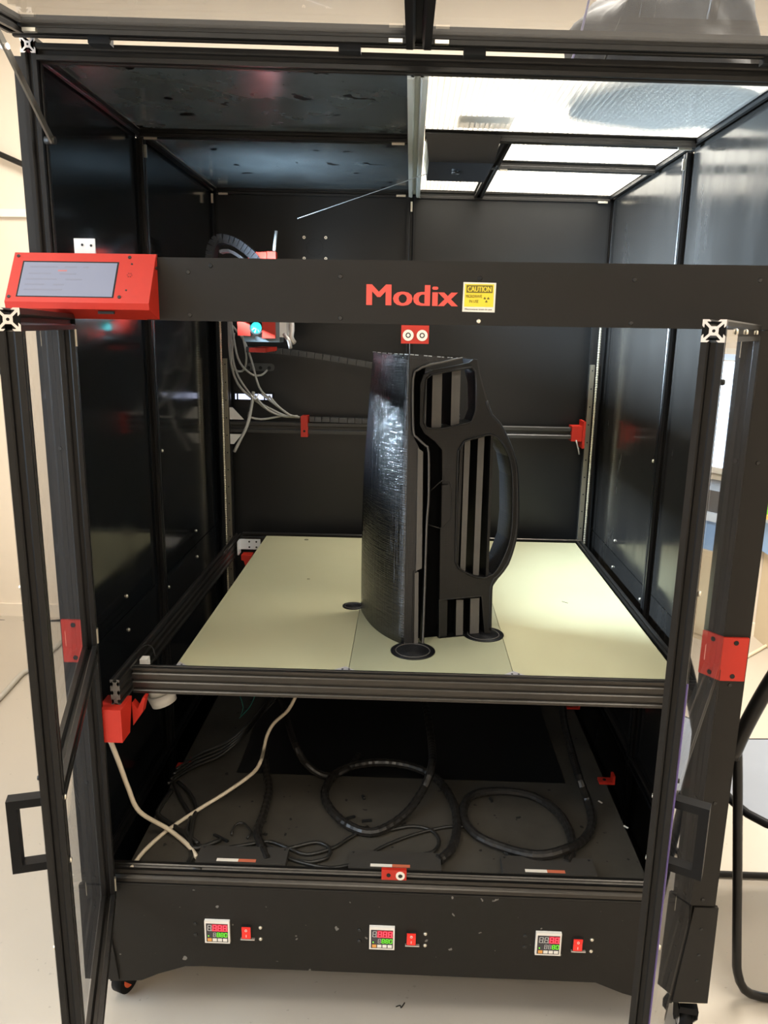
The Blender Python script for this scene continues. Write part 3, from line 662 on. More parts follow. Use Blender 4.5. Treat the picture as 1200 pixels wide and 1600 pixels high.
SEG = {'a': ((.15, .92), (.85, 1)), 'b': ((.84, .53), (1, .97)), 'c': ((.84, .03), (1, .47)), 'd': ((.15, 0), (.85, .08)), 'e': ((0, .03), (.16, .47)), 'f': ((0, .53), (.16, .97)), 'g': ((.15, .46), (.85, .54))}
def digit(bm, x, z, w, h, segs, y):
    for c in segs:
        (a, b), (c_, d) = SEG[c]; sk = .12*w
        x0, x1 = x+a*w, x+c_*w; z0, z1 = z+b*h, z+d*h
        vs = [bm.verts.new(p) for p in ((x0+sk*(b), y, z0), (x1+sk*(b), y, z0), (x1+sk*d, y, z1), (x0+sk*d, y, z1))]; bm.faces.new(vs)
A8 = 'abcdefg'
def controller(cx, cz, rows, n_off_top, n_off_bot, lastbot):
    w, h = .0545, .0555
    x0, z0 = cx-w/2, cz-h/2
    bm = new(); box(bm, (x0, -.011, z0), (x0+w, -.004, z0+h)); bev(bm, .0015, 2); c = part('temperature_controller', bm, 'white', PR, 'white-framed temperature controller with glowing digits')
    part('display_window', box(new(), (x0+.0035, -.0114, z0+.0035), (x0+w-.0035, -.0108, z0+h-.006)), 'cpanel', c)
    y = -.0122; dw = .0085; dh = .0145
    xs = [x0+.0065+i*.0112 for i in range(4)]
    part('red_bloom', box(new(), (xs[n_off_top]-.0012, -.0117, z0+.0305), (xs[3]+dw+.0022, -.0113, z0+.0483)), 'led_rb', c)
    for i in range(4):
        bm = new(); digit(bm, xs[i], z0+.0322, dw, dh, rows[0][i], y)
        cyl(bm, (xs[i]+dw+.001, y, z0+.0328), (xs[i]+dw+.001, y-.0002, z0+.0328), .0008, n=6)
        part('digit', bm, 'led_off' if i < n_off_top else 'led_r', c)
    bx = [x0+.0185+i*.0082 for i in range(4)]
    part('green_glow', box(new(), (bx[n_off_bot]-.0008, -.0117, z0+.0160), (bx[3]+.0072, -.0113, z0+.0288)), 'led_gb', c)
    for i in range(4):
        bm = new(); digit(bm, bx[i], z0+.0172, .0060, .0105, A8 if i < 3 else lastbot, y); part('digit', bm, 'led_off' if i < n_off_bot else 'led_g', c)
    bm = new(); cyl(bm, (x0+.0085, -.0114, z0+.0185), (x0+.0085, -.0120, z0+.0185), .0013, n=8); part('indicator_lamp', bm, 'led_g', c)
    for i in range(4):
        bx0 = x0+.0062+i*.0112
        bm = new(); box(bm, (bx0, -.0122, z0+.0058), (bx0+.0092, -.0112, z0+.0128)); bev(bm, .0008); part('button', bm, 'amber' if i == 0 else 'white', c)
    # rocker switch
    sx0 = cx+.0525
    bm = new(); box(bm, (sx0, -.0085, cz-.0155), (sx0+.0215, -.004, cz+.0150)); bev(bm, .001); sw_ = part('rocker_switch', bm, 'dark', PR)
    bm = new(); vs = []
    P = [(-.0085, cz-.0140), (-.0105, cz-.0140), (-.0088, cz), (-.0118, cz+.0138), (-.0085, cz+.0138)]
    L_ = [bm.verts.new((sx0+.0012, y_, z_)) for y_, z_ in P]; R_ = [bm.verts.new((sx0+.0203, y_, z_)) for y_, z_ in P]
    for i in range(5): bm.faces.new((L_[i], L_[(i+1) % 5], R_[(i+1) % 5], R_[i]))
    bm.faces.new(L_[::-1]); bm.faces.new(R_); part('rocker', bm, 'redb', sw_)
    bm = new(); ring(bm, (sx0+.0108, -.0112, cz+.0072), (0, -1, 0), .0018, .0028, .0006, 14); part('rocker_mark', bm, 'white', sw_)
    bm = new(); box(bm, (sx0+.0102, -.0108, cz-.0105), (sx0+.0114, -.0100, cz-.0045)); part('rocker_mark', bm, 'white', sw_)
    part('switch_lip', box(new(), (sx0-.002, -.0095, cz-.0190), (sx0+.0285, -.004, cz-.0165)), 'alu', sw_)
    for (dx, dz, m) in ((.0935, .0105, 'zinc'), (.0935, -.0185, 'zinc'), (-.049, .014, 'screwh'), (-.049, -.014, 'screwh')):
        bm = new(); cyl(bm, (cx+dx, -.004, cz+dz), (cx+dx, -.0065, cz+dz), .0045, .003, 10); part('panel_bolt', bm, m, lf)
D2 = [A8, A8, A8, 'abcdefg']
controller(-.384, .2475, [D2], 1, 1, 'abcdef'); controller(-.026, .2475, [D2], 1, 1, 'abcdef'); controller(.331, .2490, [D2], 2, 2, 'abcdef')

# ---------------------------------------------------------------- casters
def caster(x, y, ang, orange):
    c = part('caster', cyl(new(), (x, y, .080), (x, y, .112), .016, n=16), 'anoL', PR)
    bm = new(); box(bm, (x-.028, y-.028, .100), (x+.028, y+.028, .105)); part('caster_plate', bm, 'zinc' if not orange else 'dark', c)
    mt = Matrix.Translation((x, y, 0)) @ Matrix.Rotation(ang, 4, 'Z')
    for sgn in (-1, 1):
        bm = new(); pts_ = [(-.030, .082), (.026, .086), (.030, .060), (.016, .022), (.002, .022), (-.028, .060)]
        plate(bm, pts_, [], lambda p: mt @ Vector((p[0], sgn*.018, p[1])), .003, mt.to_3x3() @ Vector((0, sgn, 0))); part('caster_fork', bm, 'rubber', c)
    bm = new(); box(bm, (-.030, -.018, .072), (.028, .018, .088), mt); bev(bm, .006, 2); part('caster_hood', bm, 'rubber', c)
    a_ = mt @ Vector((.006, -.013, .034)); b_ = mt @ Vector((.006, .013, .034))
    part('caster_wheel', cyl(new(), a_, b_, .034, n=28), 'rubber', c)
    bm = new(); cyl(bm, mt @ Vector((.006, -.0145, .034)), mt @ Vector((.006, .0145, .034)), .020, n=20); part('wheel_core', bm, 'orange' if orange else 'alu', c)
caster(-.632, .075, math.radians(70), True); caster(.655, .030, math.radians(80), False)
caster(-.632, 1.2, 0, True); caster(.655, 1.2, 0, False)

# ---------------------------------------------------------------- moving bed
bed = part('print_bed', tslot(new(), (-.560, .063, .803), (.612, .063, .803), .0190, 1, 3, op=.15), 'anoB', PR, 'black extrusion frame carrying the cream heated bed')
def bpiece(n, bm, m, label=None): return part(n, bm, m, bed, label)
bpiece('bed_beam', tslot(new(), (-.574, -.005, .803), (-.574, 1.16, .803), .0190, 1, 3, op=.15), 'anoB')
bpiece('bed_beam', tslot(new(), (.600, .078, .803), (.600, 1.16, .803), .0190, 1, 3, op=.15), 'anoB')
bpiece('bed_beam', tslot(new(), (-.562, 1.172, .803), (.612, 1.172, .803), .0190, 1, 3, op=.15), 'anoB')
bm = new(); endface(bm, (-.574, -.005, .803), (0, -1, 0), .0190, 1, 3); part('beam_end', bm, mat('dark_sawn_end', (.16, .15, .14), .45, metal=.5), bed)
part('bed_substructure', box(new(), (-.45, .10, .79), (.56, 1.13, .812)), 'dark', bed)
bx = [-.473, -.108, .237, .583]
for i in range(3):
    bm = new(); box(bm, (bx[i]+.0006, .071, .8245), (bx[i+1]-.0006, 1.140, .8300)); bev(bm, .0006)
    part('bed_tile', bm, 'bed2' if i == 1 else 'bed', bed, 'darker centre bed tile under clear film' if i == 1 else None)
part('bed_edge_trim', box(new(), (-.473, .0695, .8235), (.583, .0708, .8298)), 'bededge', bed)
for (x, a_) in ((-.473, 0), (-.118, 0), (.237, 0)):
    bm = new(); w = .026
    P = [(x-w*.9 if x > -.4 else x, .0725), (x+w, .0725), (x+.002, .0725+.022)]
    v = [bm.verts.new((p[0], p[1], .8303)) for p in P]; bm.faces.new(v)
    co = part('corner_protector', bm, mat('corner_foil', (.42, .40, .42), .35, metal=.4), bed)
    for k in (-1, 1):
        bm = new(); cyl(bm, (x+.004+k*.007, .079, .8303), (x+.004+k*.007, .079, .8308), .0024, n=8); part('foil_screw', bm, 'dark', bed)
# small dark screw at the rear of the left tile, scuffs and shavings on the bed
bm = new(); ring(bm, (-.33, 1.10, .8301), (0, 0, 1), .004, .007, .0006, 14); part('tile_screw', bm, 'screwh', bed)
# corner bracket and red motor mount, back left
bm = new(); p = Vector((-.560, 1.095, 0))
box(bm, (-.553, 1.088, .795), (-.485, 1.092, .830)); box(bm, (-.556, 1.055, .783), (-.552, 1.092, .830))
bev(bm, .0006); cb = part('corner_bracket', bm, 'white_metal', bed, 'silver cast corner bracket')
for (x, z) in ((-.522, .822), (-.498, .822), (-.522, .803), (-.498, .803)):
    bm = new(); cyl(bm, (x, 1.088, z), (x, 1.086, z), .0032, n=8); part('bracket_screw', bm, 'screwh', cb)
bm = new(); plate(bm, [(-.548, .778), (-.512, .778), (-.524, .722), (-.530, .722), (-.540, .758), (-.548, .760)], [], lambda q: Vector((q[0], 1.075, q[1])), .035, (0, 1, 0)); part('motor_mount', bm, 'red', bed, 'red plastic motor mount')
# red motor housing at the front-left corner of the bed
bm = new(); box(bm, (-.606, -.030, .706), (-.556, .035, .7775))
for v in bm.verts:
    if v.co.z < .72 and v.co.y > 0: v.co.y -= .022
bev(bm, .003, 2); bpiece('corner_housing', bm, 'red', 'red plastic housing under the bed corner')
bm = new(); plate(bm, [(-.557, .764), (-.546, .750), (-.534, .776), (-.528, .776), (-.536, .742), (-.557, .712)], [], lambda q: Vector((q[0]+.002, .030, q[1])), .020, (0, 1, 0)); bpiece('corner_housing', bm, 'red')
# white plug under the bed
c0_ = Vector((-0.5524,0.2,0.7069)); bm = new()
mt = Matrix.Translation(c0_) @ Matrix.Rotation(math.radians(-18), 4, 'Y')
cyl(bm, mt @ Vector((0, 0, .03)), mt @ Vector((0, 0, -.004)), .024, .026, 20); cyl(bm, mt @ Vector((0, 0, -.004)), mt @ Vector((0, 0, -.030)), .032, .029, 20)
bpiece('cable_gland', bm, 'white', 'off-white round cable gland')
bm = new(); box(bm, (-.561, .105, .800), (-.545, .125, .827)); bpiece('white_connector', bm, 'white')
bpiece('cable_tie', tube(new(), spline([(-.575, .125, .834), (-.560, .14, .845), (-.545, .14, .842), (-.535, .13, .825)], .006), .0016, 6), 'ano')

# ---------------------------------------------------------------- vertical rails, lead screws, rear gantry
for sx, xr_, xs_ in ((-1, -.611, -.617), (1, .608, .618)):
    x = xr_
    rl = part('linear_rail', box(new(), (x-.0075, 1.192, .42), (x+.0075, 1.204, 1.424)), 'brass', PR)
    for k in range(16):
        z = 1.405-.0595*k; bm = new(); cyl(bm, (x, 1.192, z), (x, 1.1912, z), .0024, n=8); part('rail_hole', bm, 'dark', rl)
    sc = new(); n = 300; pts_ = [Vector((xs_, 1.165, .42+1.2*i/n)) for i in range(n+1)]; tube(sc, pts_, .0040, 8, .14); part('lead_screw', sc, 'screwrod', PR)
    xs2 = sorted((sx*.600, sx*.640)); part('rail_backing', box(new(), (xs2[0], 1.205, .42), (xs2[1], 1.22, 1.60)), 'ano', PR)
ga = ts('rear_gantry', (-.600, 1.21, 1.196), (.575, 1.21, 1.196), nv=1, m='anoG', size=.036)
for x, w in ((-.345, .022), ):
    bm = new(); box(bm, (x-w/2-.001, 1.180, 1.168), (x+w/2, 1.230, 1.238)); bev(bm, .002); rc = part('cable_clamp', bm, 'red', ga, 'red plastic clamp on the rear beam')
    bm = new(); cyl(bm, (x, 1.1798, 1.188), (x, 1.179, 1.188), .004, n=10); part('clamp_hole', bm, 'dark', rc)
bm = new(); box(bm, (.552, 1.178, 1.172), (.590, 1.232, 1.222)); box(bm, (.586, 1.165, 1.150), (.594, 1.232, 1.240)); bev(bm, .0015); part('gantry_bracket', bm, 'red', ga, 'red plastic bracket at the right end of the rear beam')
for z0_, z1_, f in ((1.222, 1.262, 1), (1.138, 1.172, -1)):
    bm = new(); P = [(-.600, z0_), (-.552, z0_ if f > 0 else z1_), (-.590, z1_ if f > 0 else z0_), (-.600, z1_ if f > 0 else z0_)]
    if f < 0: P = [(-.600, z1_), (-.560, z1_), (-.588, z0_), (-.600, z0_)]
    plate(bm, P, [], lambda q: Vector((q[0], 1.19, q[1])), .005, (0, 1, 0)); part('gusset', bm, 'white', ga, 'off-white triangular gusset')
# pale horizontal light slot with wiring on the back wall, and oblong cable plate
bm = new(); box(bm, (-.598, 1.258, 1.281), (-.460, 1.266, 1.306)); sl = part('wiring_slot', bm, 'ano', PR)
for (x0, x1) in ((-.594, -.589), (-.583, -.540), (-.528, -.495), (-.490, -.466)): part('slot_opening', box(new(), (x0, 1.256, 1.284), (x1, 1.2578, 1.303)), 'strip', sl, 'bright opening to the room behind')
bm = new(); P = []
for k in range(9): a_ = math.radians(-90+22.5*k); P.append((-.470+.013*math.cos(a_), 1.394+.013*math.sin(a_)))
for k in range(9): a_ = math.radians(90+22.5*k); P.append((-.545+.013*math.cos(a_), 1.394+.013*math.sin(a_)))
plate(bm, P, [], lambda q: Vector((q[0], 1.262, q[1])), .004, (0, 1, 0)); op = part('oblong_plate', bm, mat('grey_plate', (.07, .07, .068), .5), PR)
for x in (-.545, -.505, -.475):
    bm = new(); cyl(bm, (x, 1.262, 1.392), (x, 1.2605, 1.392), .006, n=12); part('cable_hole', bm, 'dark', op)

def chain(name, pts, w, h, m, parent, step=.024, label=None):
    P_ = spline(pts, step); o = None
    for i in range(len(P_)-1):
        a_, b_ = P_[i], P_[i+1]; bm = new(); d_ = (b_-a_); e_ = d_*.04
        prism(bm, [(-w/2, -h/2), (w/2, -h/2), (w/2, h/2), (-w/2, h/2)], a_+e_, b_-e_)
        prism(bm, [(-w/2-.0012, -h*.28), (w/2+.0012, -h*.28), (w/2+.0012, h*.28), (-w/2-.0012, h*.28)], a_+d_*.2, b_-d_*.2)
        bev(bm, .001) if False else None
        if o is None: o = part(name, bm, m, parent, label)
        else: part('chain_link', bm, m, o)
    return o
cm = mat('chain_plastic', (.05, .05, .05), .35)
chain('cable_chain', [(-0.5291,1.15,1.456), (-0.4345,1.15,1.4535), (-0.3297,1.15,1.443), (-0.2248,1.15,1.4283), (-0.1095,1.15,1.4098), (0.0063,1.15,1.3747), (0.1129,1.15,1.3142), (0.1677,1.15,1.2523), (0.1162,1.15,1.2131), (0.0099,1.16,1.2226)], .022, .018, cm, PR, label='drooping black cable chain')
chain('cable_chain', [(-.330, 1.21, 1.226), (-.20, 1.21, 1.224), (-.05, 1.21, 1.222), (.08, 1.21, 1.220)], .022, .016, cm, PR, label='black cable chain lying on the rear beam')
# arched chain at the upper left
am = mat('chain_grey', (.035, .037, .042), .3)
ac = chain('arched_chain', [(-.572, .90, 1.55), (-.573, .90, 1.66), (-.570, .90, 1.735), (-.550, .90, 1.768), (-.515, .90, 1.766), (-.478, .90, 1.748), (-.44, .90, 1.715), (-.405, .90, 1.66), (-.39, .90, 1.61)], .050, .024, am, PR, .012, 'grey arched cable chain')
bm = new(); P_ = spline([(-.545, .9, 1.735), (-.520, .9, 1.738), (-.485, .9, 1.720), (-.455, .9, 1.690), (-.43, .9, 1.655)], .01)
for i in range(len(P_)-1):
    a_, b_ = P_[i], P_[i+1]; prism(bm, [(-.018, -.004), (.018, -.004), (.018, .004), (-.018, .004)], a_, b_)
part('ribbon_cable', bm, mat('pale_ribbon', (.30, .33, .38), .35), ac, 'pale flat ribbon cable inside the arch')
# added light bar and a bar that blocks part of it, both unseen behind the fascia
lbar = part('added_light_bar', box(new(), (-.644, .42, 1.592), (-.632, .82, 1.646)), 'alu', PR); part('added_light_strip', box(new(), (-.632, .43, 1.598), (-.6305, .81, 1.640)), mat('added_light_strip', (.8, .9, 1), .4, emis=(.66, .84, 1), estr=12), lbar)  # added housing and glowing strip for the unseen bar light
part('added_light_hood', box(new(), (-.644, .41, 1.6465), (-.535, .83, 1.6490)), 'anoL', lbar)  # added to keep the bar's light off the translucent roof
part('added_roof_fill', box(new(), (-.43, .77, 1.655), (-.37, .83, 1.668)), 'white_metal', PR, 'small added fill light, unseen behind the fascia')  # added body for the unseen light aimed at the roof panels
part('added_light_blocker', tslot(new(), (-.45, .30, 1.563), (-.45, 1.15, 1.563), .044), 'ano', PR)  # added to shade the top of the print from the bar
# print head
ph = part('print_head', bev(box(new(), (-.475, .86, 1.486), (-.372, .93, 1.60)), .003), mat('head_grey', (.16, .2, .22), .35, metal=.4), PR, 'print head carriage with cooling fan')
bm = new(); box(bm, (-.492, .852, 1.503), (-.455, .90, 1.60)); box(bm, (-.420, .848, 1.497), (-.383, .862, 1.60)); bev(bm, .002); part('head_block', bm, 'red', ph, 'red plastic carriage blocks')
bm = new(); ring(bm, (-.438, .858, 1.526), (0, -1, 0), .016, .020, .008, 24); part('fan_ring', bm, 'dark', ph)
bm = new(); cyl(bm, (-.438, .858, 1.526), (-.438, .853, 1.526), .0158, n=22)
for k in range(7):
    a_ = k*2*math.pi/7; box(bm, (0, -.001, -.0025), (.014, .001, .0025), Matrix.Translation((-.438, .852, 1.526)) @ Matrix.Rotation(a_, 4, 'Y') @ Matrix.Rotation(.5, 4, 'X'))
part('fan', bm, 'fanled', ph, 'cyan-lit fan')
bm = new(); box(bm, (-.378, .862, 1.500), (-.352, .905, 1.60)); bev(bm, .002); part('wrapped_heater', bm, 'white', ph, 'white wrapped heater block')
bm = new(); tube(bm, spline([(-.352, .88, 1.60), (-.338, .875, 1.535), (-.340, .87, 1.50), (-.333, .88, 1.485)], .01), .008, 8); tube(bm, spline([(-.36, .865, 1.51), (-.345, .86, 1.49), (-.342, .87, 1.47)], .008), .006, 8); part('foil_hose', bm, 'alu', ph)
bm = new(); box(bm, (-.470, .90, 1.455), (-.420, 1.10, 1.468)); part('carriage_arm', bm, 'red', ph, 'red carriage arm')
bm = new(); cyl(bm, (-.408, .90, 1.60), (-.3845, .90, 1.795), .0048, n=12); part('feed_tube', bm, 'white_metal', ph, 'silver feed tube')
bm = new(); box(bm, (-.462, .88, 1.60), (-.41, .93, 1.735)); box(bm, (-.418, .89, 1.60), (-.385, .92, 1.738)); bev(bm, .003); part('head_block', bm, 'red', ph)
# filament from the roof box down to the head
part('filament', tube(new(), spline([(0.1854,0.5182,1.958), (0.0921,0.72,1.9422), (-0.0061,0.8,1.9183), (-0.147,0.86,1.8809), (-0.3251,0.92,1.8314)], .03), .0011, 6), 'filament', PR, 'pale strand of filament')
# grey wiring bundle at the left of the rear wall
def wire(pts, r, m, name='wire', parent=PR, label=None, n=6, rib=0, step=.012): return part(name, tube(new(), spline(pts, step), r, n, rib), m, parent, label)
gc = M['cable_g']
w0 = wire([(-0.5921,1.18,1.5489), (-0.5894,1.18,1.4252), (-0.566,1.18,1.3416), (-0.5112,1.18,1.2895), (-0.4552,1.19,1.2574), (-0.4093,1.2,1.2357), (-0.3636,1.2,1.2323)], .0042, gc, 'wiring_bundle', PR, 'bundle of grey wires')
for P_ in ([(-0.5856,1.17,1.5489), (-0.5749,1.17,1.405), (-0.5363,1.17,1.3259), (-0.4814,1.18,1.2665), (-0.423,1.19,1.2365), (-0.381,1.2,1.2341)],
           [(-0.5792,1.16,1.5489), (-0.5594,1.16,1.4264), (-0.5181,1.16,1.3772), (-0.4917,1.2,1.3713), (-0.4811,1.25,1.3838)],
           [(-0.572,1.17,1.5083), (-0.5834,1.17,1.4048), (-0.5562,1.2,1.3829), (-0.5339,1.17,1.4265), (-0.5467,1.17,1.5087)],
           [(-0.5089,1.17,1.3052), (-0.4668,1.17,1.2592), (-0.417,1.18,1.2377), (-0.3687,1.19,1.2376)],
           [(-0.4873,1.17,1.312), (-0.4407,1.17,1.2768), (-0.3953,1.18,1.2424), (-0.3665,1.19,1.2354)],
           [(-0.4617,1.17,1.3061), (-0.4279,1.17,1.2685), (-0.3889,1.18,1.2382)],
           [(-0.5207,1.17,1.2582), (-0.532,1.17,1.2365), (-0.4909,1.18,1.2255), (-0.423,1.19,1.2365)],
           [(-0.4654,1.19,1.2959), (-0.4933,1.17,1.333), (-0.519,1.17,1.4267), (-0.543,1.17,1.4883), (-0.5675,1.17,1.5186), (-0.5899,1.17,1.5447)]):
    wire(P_, .0036, gc, 'wire', w0)
wire([(-0.5109,1.16,1.3187), (-0.5209,1.16,1.2592), (-0.533,1.15,1.2066), (-0.5602,1.15,1.1523), (-0.5785,1.15,1.1172)], .0055, gc, 'wire', w0)
wire([(0.5638,1.16,1.1782), (0.572,1.16,1.1526), (0.5778,1.16,1.1312)], .0025, gc, 'wire', w0)
bm = new()
for (u0, dx) in ((0, 0), (1, .03)):
    pass
part('cable_ties', tube(bm, spline([(-0.5187,1.155,1.3084), (-0.5031,1.15,1.2943), (-0.493,1.155,1.3131)], .004), .002, 6), 'white', w0)

# ================================================================ PRINTED OBJECT ON THE BED
OBJ = thing('printed_bumper_section', (.05, .3, .83), 'tall glossy black 3D-printed vehicle trim section standing on the cream bed', '3D print')
import functools
an = math.radians(17.5); GD = Vector((math.cos(an), math.sin(an), 0)); GN = Vector((math.sin(an), -math.cos(an), 0)); GP = Vector((.209, .301, 0))
def g(p, off=0): return GP+GD*p[0]+GN*off+Vector((0, 0, p[1]))
def dense(loop, closed=True, step=.02):
    L_ = [Vector((p[0], p[1], 0)) for p in loop]
    if closed:
        L2 = L_[-2:]+L_+L_[:3]; sp = []
        n = len(L_)
        for i in range(n):
            a, b, c, d = L2[i+1], L2[i+2], L2[i+3], L2[i+4]
            k = max(1, int((c-b).length/step))
            for j in range(k):
                t = j/k; sp.append(.5*((2*b)+(c-a)*t+(2*a-5*b+4*c-d)*t*t+(3*b-a-3*c+d)*t**3))
        return [(p.x, p.y) for p in sp]
    return [(p.x, p.y) for p in spline(L_, step)]
ZT = 1.475
# main grille face with three openings
outer = [(-0.1264,0.8227), (-0.1323,1.0875), (-0.1303,1.161), (-0.1341,1.2718), (-0.1511,1.2905), (-0.1766,1.3092), (-0.1873,1.3274), (-0.1883,1.4149), (-0.1817,1.4337), (-0.159,1.4445), (-0.1273,1.45), (-0.0792,1.4596), (-0.0692,1.467), (-0.0618,1.4665), (-0.056,1.4392), (-0.0472,1.4117), (-0.035,1.3769), (-0.0213,1.3459), (-0.0003,1.3257), (0.0237,1.2851), (0.04,1.2469), (0.0487,1.2054), (0.0559,1.1123), (0.0528,1.0559), (0.0366,0.9997), (0.0155,0.9716), (-0.001,0.9477), (0.0013,0.8394), (-0.0013,0.8268)]
h_up = [(-0.1757,1.4257), (-0.1673,1.4337), (-0.1414,1.4392), (-0.1008,1.446), (-0.0729,1.4501), (-0.0651,1.442), (-0.0597,1.3562), (-0.0677,1.3339), (-0.1033,1.3246), (-0.1402,1.3183), (-0.1726,1.3216), (-0.1788,1.3328)]
h_mid = [(-0.0966,1.2694), (-0.0839,1.289), (-0.0554,1.2969), (-0.0191,1.3032), (0.0049,1.287), (0.0271,1.2516), (0.0376,1.2058), (0.043,1.1129), (0.0399,1.0567), (0.0218,1.0054), (0.0008,0.9757), (-0.0197,0.9694), (-0.0519,0.9779), (-0.0842,0.9971), (-0.0926,1.0129)]
h_low = [(-0.1282,0.9233), (-0.0255,0.9245), (-0.013,0.8311), (-0.1251,0.8305)]
bm = new(); plate(bm, outer, [h_up, h_mid, h_low], lambda p: g(p, 0), .010, -GN)
part('grille_face', bm, 'petg2', OBJ)
pocket = [(-0.1785,0.8133), (-0.19,1.2473), (-0.2058,1.29), (-0.2098,1.4545), (-0.0567,1.4633), (-0.0299,1.3758), (-0.0152,1.3288), (-0.1164,1.2738), (-0.0997,0.8184)]
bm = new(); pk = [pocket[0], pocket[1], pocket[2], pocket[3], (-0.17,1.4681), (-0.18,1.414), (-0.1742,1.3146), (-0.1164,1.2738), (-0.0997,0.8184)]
plate(bm, pk, [], lambda p: g(p, -.012), .004, -GN); part('recess_floor', bm, 'recess_shade', OBJ)
# tunnel walls round each opening and the deep loop at the right
def band(loop, o0, o1, closed=True):
    bm = new(); n = len(loop)
    A_ = [bm.verts.new(g(p, o0)) for p in loop]; B_ = [bm.verts.new(g(p, o1)) for p in loop]
    # inner copies for thickness
    cx = sum(p[0] for p in loop)/n; cy = sum(p[1] for p in loop)/n
    q2 = []
    for i in range(n):
        a, b, c = loop[i-1], loop[i], loop[(i+1) % n]
        if not closed and i == 0: a = b
        if not closed and i == n-1: c = b
        t = Vector((c[0]-a[0], c[1]-a[1])).normalized(); nn = Vector((-t.y, t.x)); q2.append((b[0]+nn.x*.003, b[1]+nn.y*.003))
    C_ = [bm.verts.new(g(p, o0)) for p in q2]; D_ = [bm.verts.new(g(p, o1)) for p in q2]
    for i in range(n if closed else n-1):
        j = (i+1) % n
        for X, Y in ((A_, B_), (B_, D_), (D_, C_), (C_, A_)): bm.faces.new((X[i], X[j], Y[j], Y[i]))
    return bm
part('opening_wall', band(h_up, .001, -.045), 'petg', OBJ)
part('opening_wall', band(h_mid, .001, -.075), 'petg', OBJ)
part('opening_wall', band(h_low, .001, -.035), 'petg', OBJ)
# outer wall along the right-hand outline, deep
right = outer[13:29]
part('outer_wall', band(right, 0, -.085, False), 'petg', OBJ)
# rounded lip around the loop opening
def lip(loop, r, off, closed=True, m='petg2', nm='lip'):
    P_ = [g(p, off) for p in loop]
    if closed: P_ = P_+[P_[0], P_[1]]
    return part(nm, tube(new(), P_, r, 8), m, OBJ, smooth=True)
lip(dense(h_mid, True, .012), .0026, .001); lip(dense(h_up, True, .012), .0022, .001)
lip(dense(right[3:-1], False, .012), .0045, -.002, False, 'petg2', 'outer_bead')
# slats
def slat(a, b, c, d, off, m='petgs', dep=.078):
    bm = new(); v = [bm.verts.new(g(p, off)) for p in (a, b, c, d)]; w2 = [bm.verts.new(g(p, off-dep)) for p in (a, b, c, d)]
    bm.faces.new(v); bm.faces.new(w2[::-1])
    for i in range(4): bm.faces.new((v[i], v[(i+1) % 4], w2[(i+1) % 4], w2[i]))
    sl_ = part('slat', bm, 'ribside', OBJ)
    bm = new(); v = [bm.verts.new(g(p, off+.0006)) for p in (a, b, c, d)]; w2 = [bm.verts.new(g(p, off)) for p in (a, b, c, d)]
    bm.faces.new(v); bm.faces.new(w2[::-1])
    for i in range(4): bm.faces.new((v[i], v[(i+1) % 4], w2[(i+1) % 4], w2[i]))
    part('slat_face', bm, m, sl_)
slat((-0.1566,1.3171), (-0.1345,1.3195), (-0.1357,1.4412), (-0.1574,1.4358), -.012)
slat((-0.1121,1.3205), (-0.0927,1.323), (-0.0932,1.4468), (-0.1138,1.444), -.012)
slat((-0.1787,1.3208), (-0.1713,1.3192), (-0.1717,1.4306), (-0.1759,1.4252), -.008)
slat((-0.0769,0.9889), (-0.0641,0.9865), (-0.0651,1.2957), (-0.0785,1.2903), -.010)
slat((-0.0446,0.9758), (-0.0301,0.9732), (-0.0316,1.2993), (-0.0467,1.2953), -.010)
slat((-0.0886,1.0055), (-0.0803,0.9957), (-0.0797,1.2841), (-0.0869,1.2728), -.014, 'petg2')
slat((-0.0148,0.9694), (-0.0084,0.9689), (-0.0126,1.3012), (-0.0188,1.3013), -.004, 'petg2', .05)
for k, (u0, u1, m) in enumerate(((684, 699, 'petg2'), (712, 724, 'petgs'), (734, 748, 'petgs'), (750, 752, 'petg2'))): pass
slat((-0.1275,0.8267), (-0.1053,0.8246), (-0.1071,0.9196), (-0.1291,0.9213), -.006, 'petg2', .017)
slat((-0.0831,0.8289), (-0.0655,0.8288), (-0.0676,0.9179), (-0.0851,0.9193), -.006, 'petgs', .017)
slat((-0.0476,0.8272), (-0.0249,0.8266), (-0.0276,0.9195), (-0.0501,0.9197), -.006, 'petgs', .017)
# near-black sheet standing for the shade behind the lower opening
bm = new(); band_ = [(-0.1242,1.3174), (-0.1061,1.3185), (-0.1078,1.4445), (-0.1284,1.439)]
bm = new(); plate(bm, [(-0.1273,0.8179), (0.0061,0.8166), (-0.0025,0.924), (-0.1309,0.9278)], [], lambda p: g(p, -.024), .003, -GN); part('recess_back', bm, 'recess_shade', OBJ)
# hexagonal boss
hexo = [(-0.1344,1.1939), (-0.1194,1.1948), (-0.1113,1.1814), (-0.112,1.12), (-0.1191,1.1056), (-0.1326,1.0989)]
bm = new(); plate(bm, hexo, [], lambda p: g(p, .0065), .0065, -GN); part('boss', bm, 'petg2', OBJ)
lip([(-0.1686,1.1771), (-0.1348,1.2054), (-0.1181,1.2019), (-0.1099,1.1843), (-0.1104,1.117), (-0.1309,1.0944), (-0.168,1.1077)], .0012, .008, False, 'petg2', 'boss_edge')

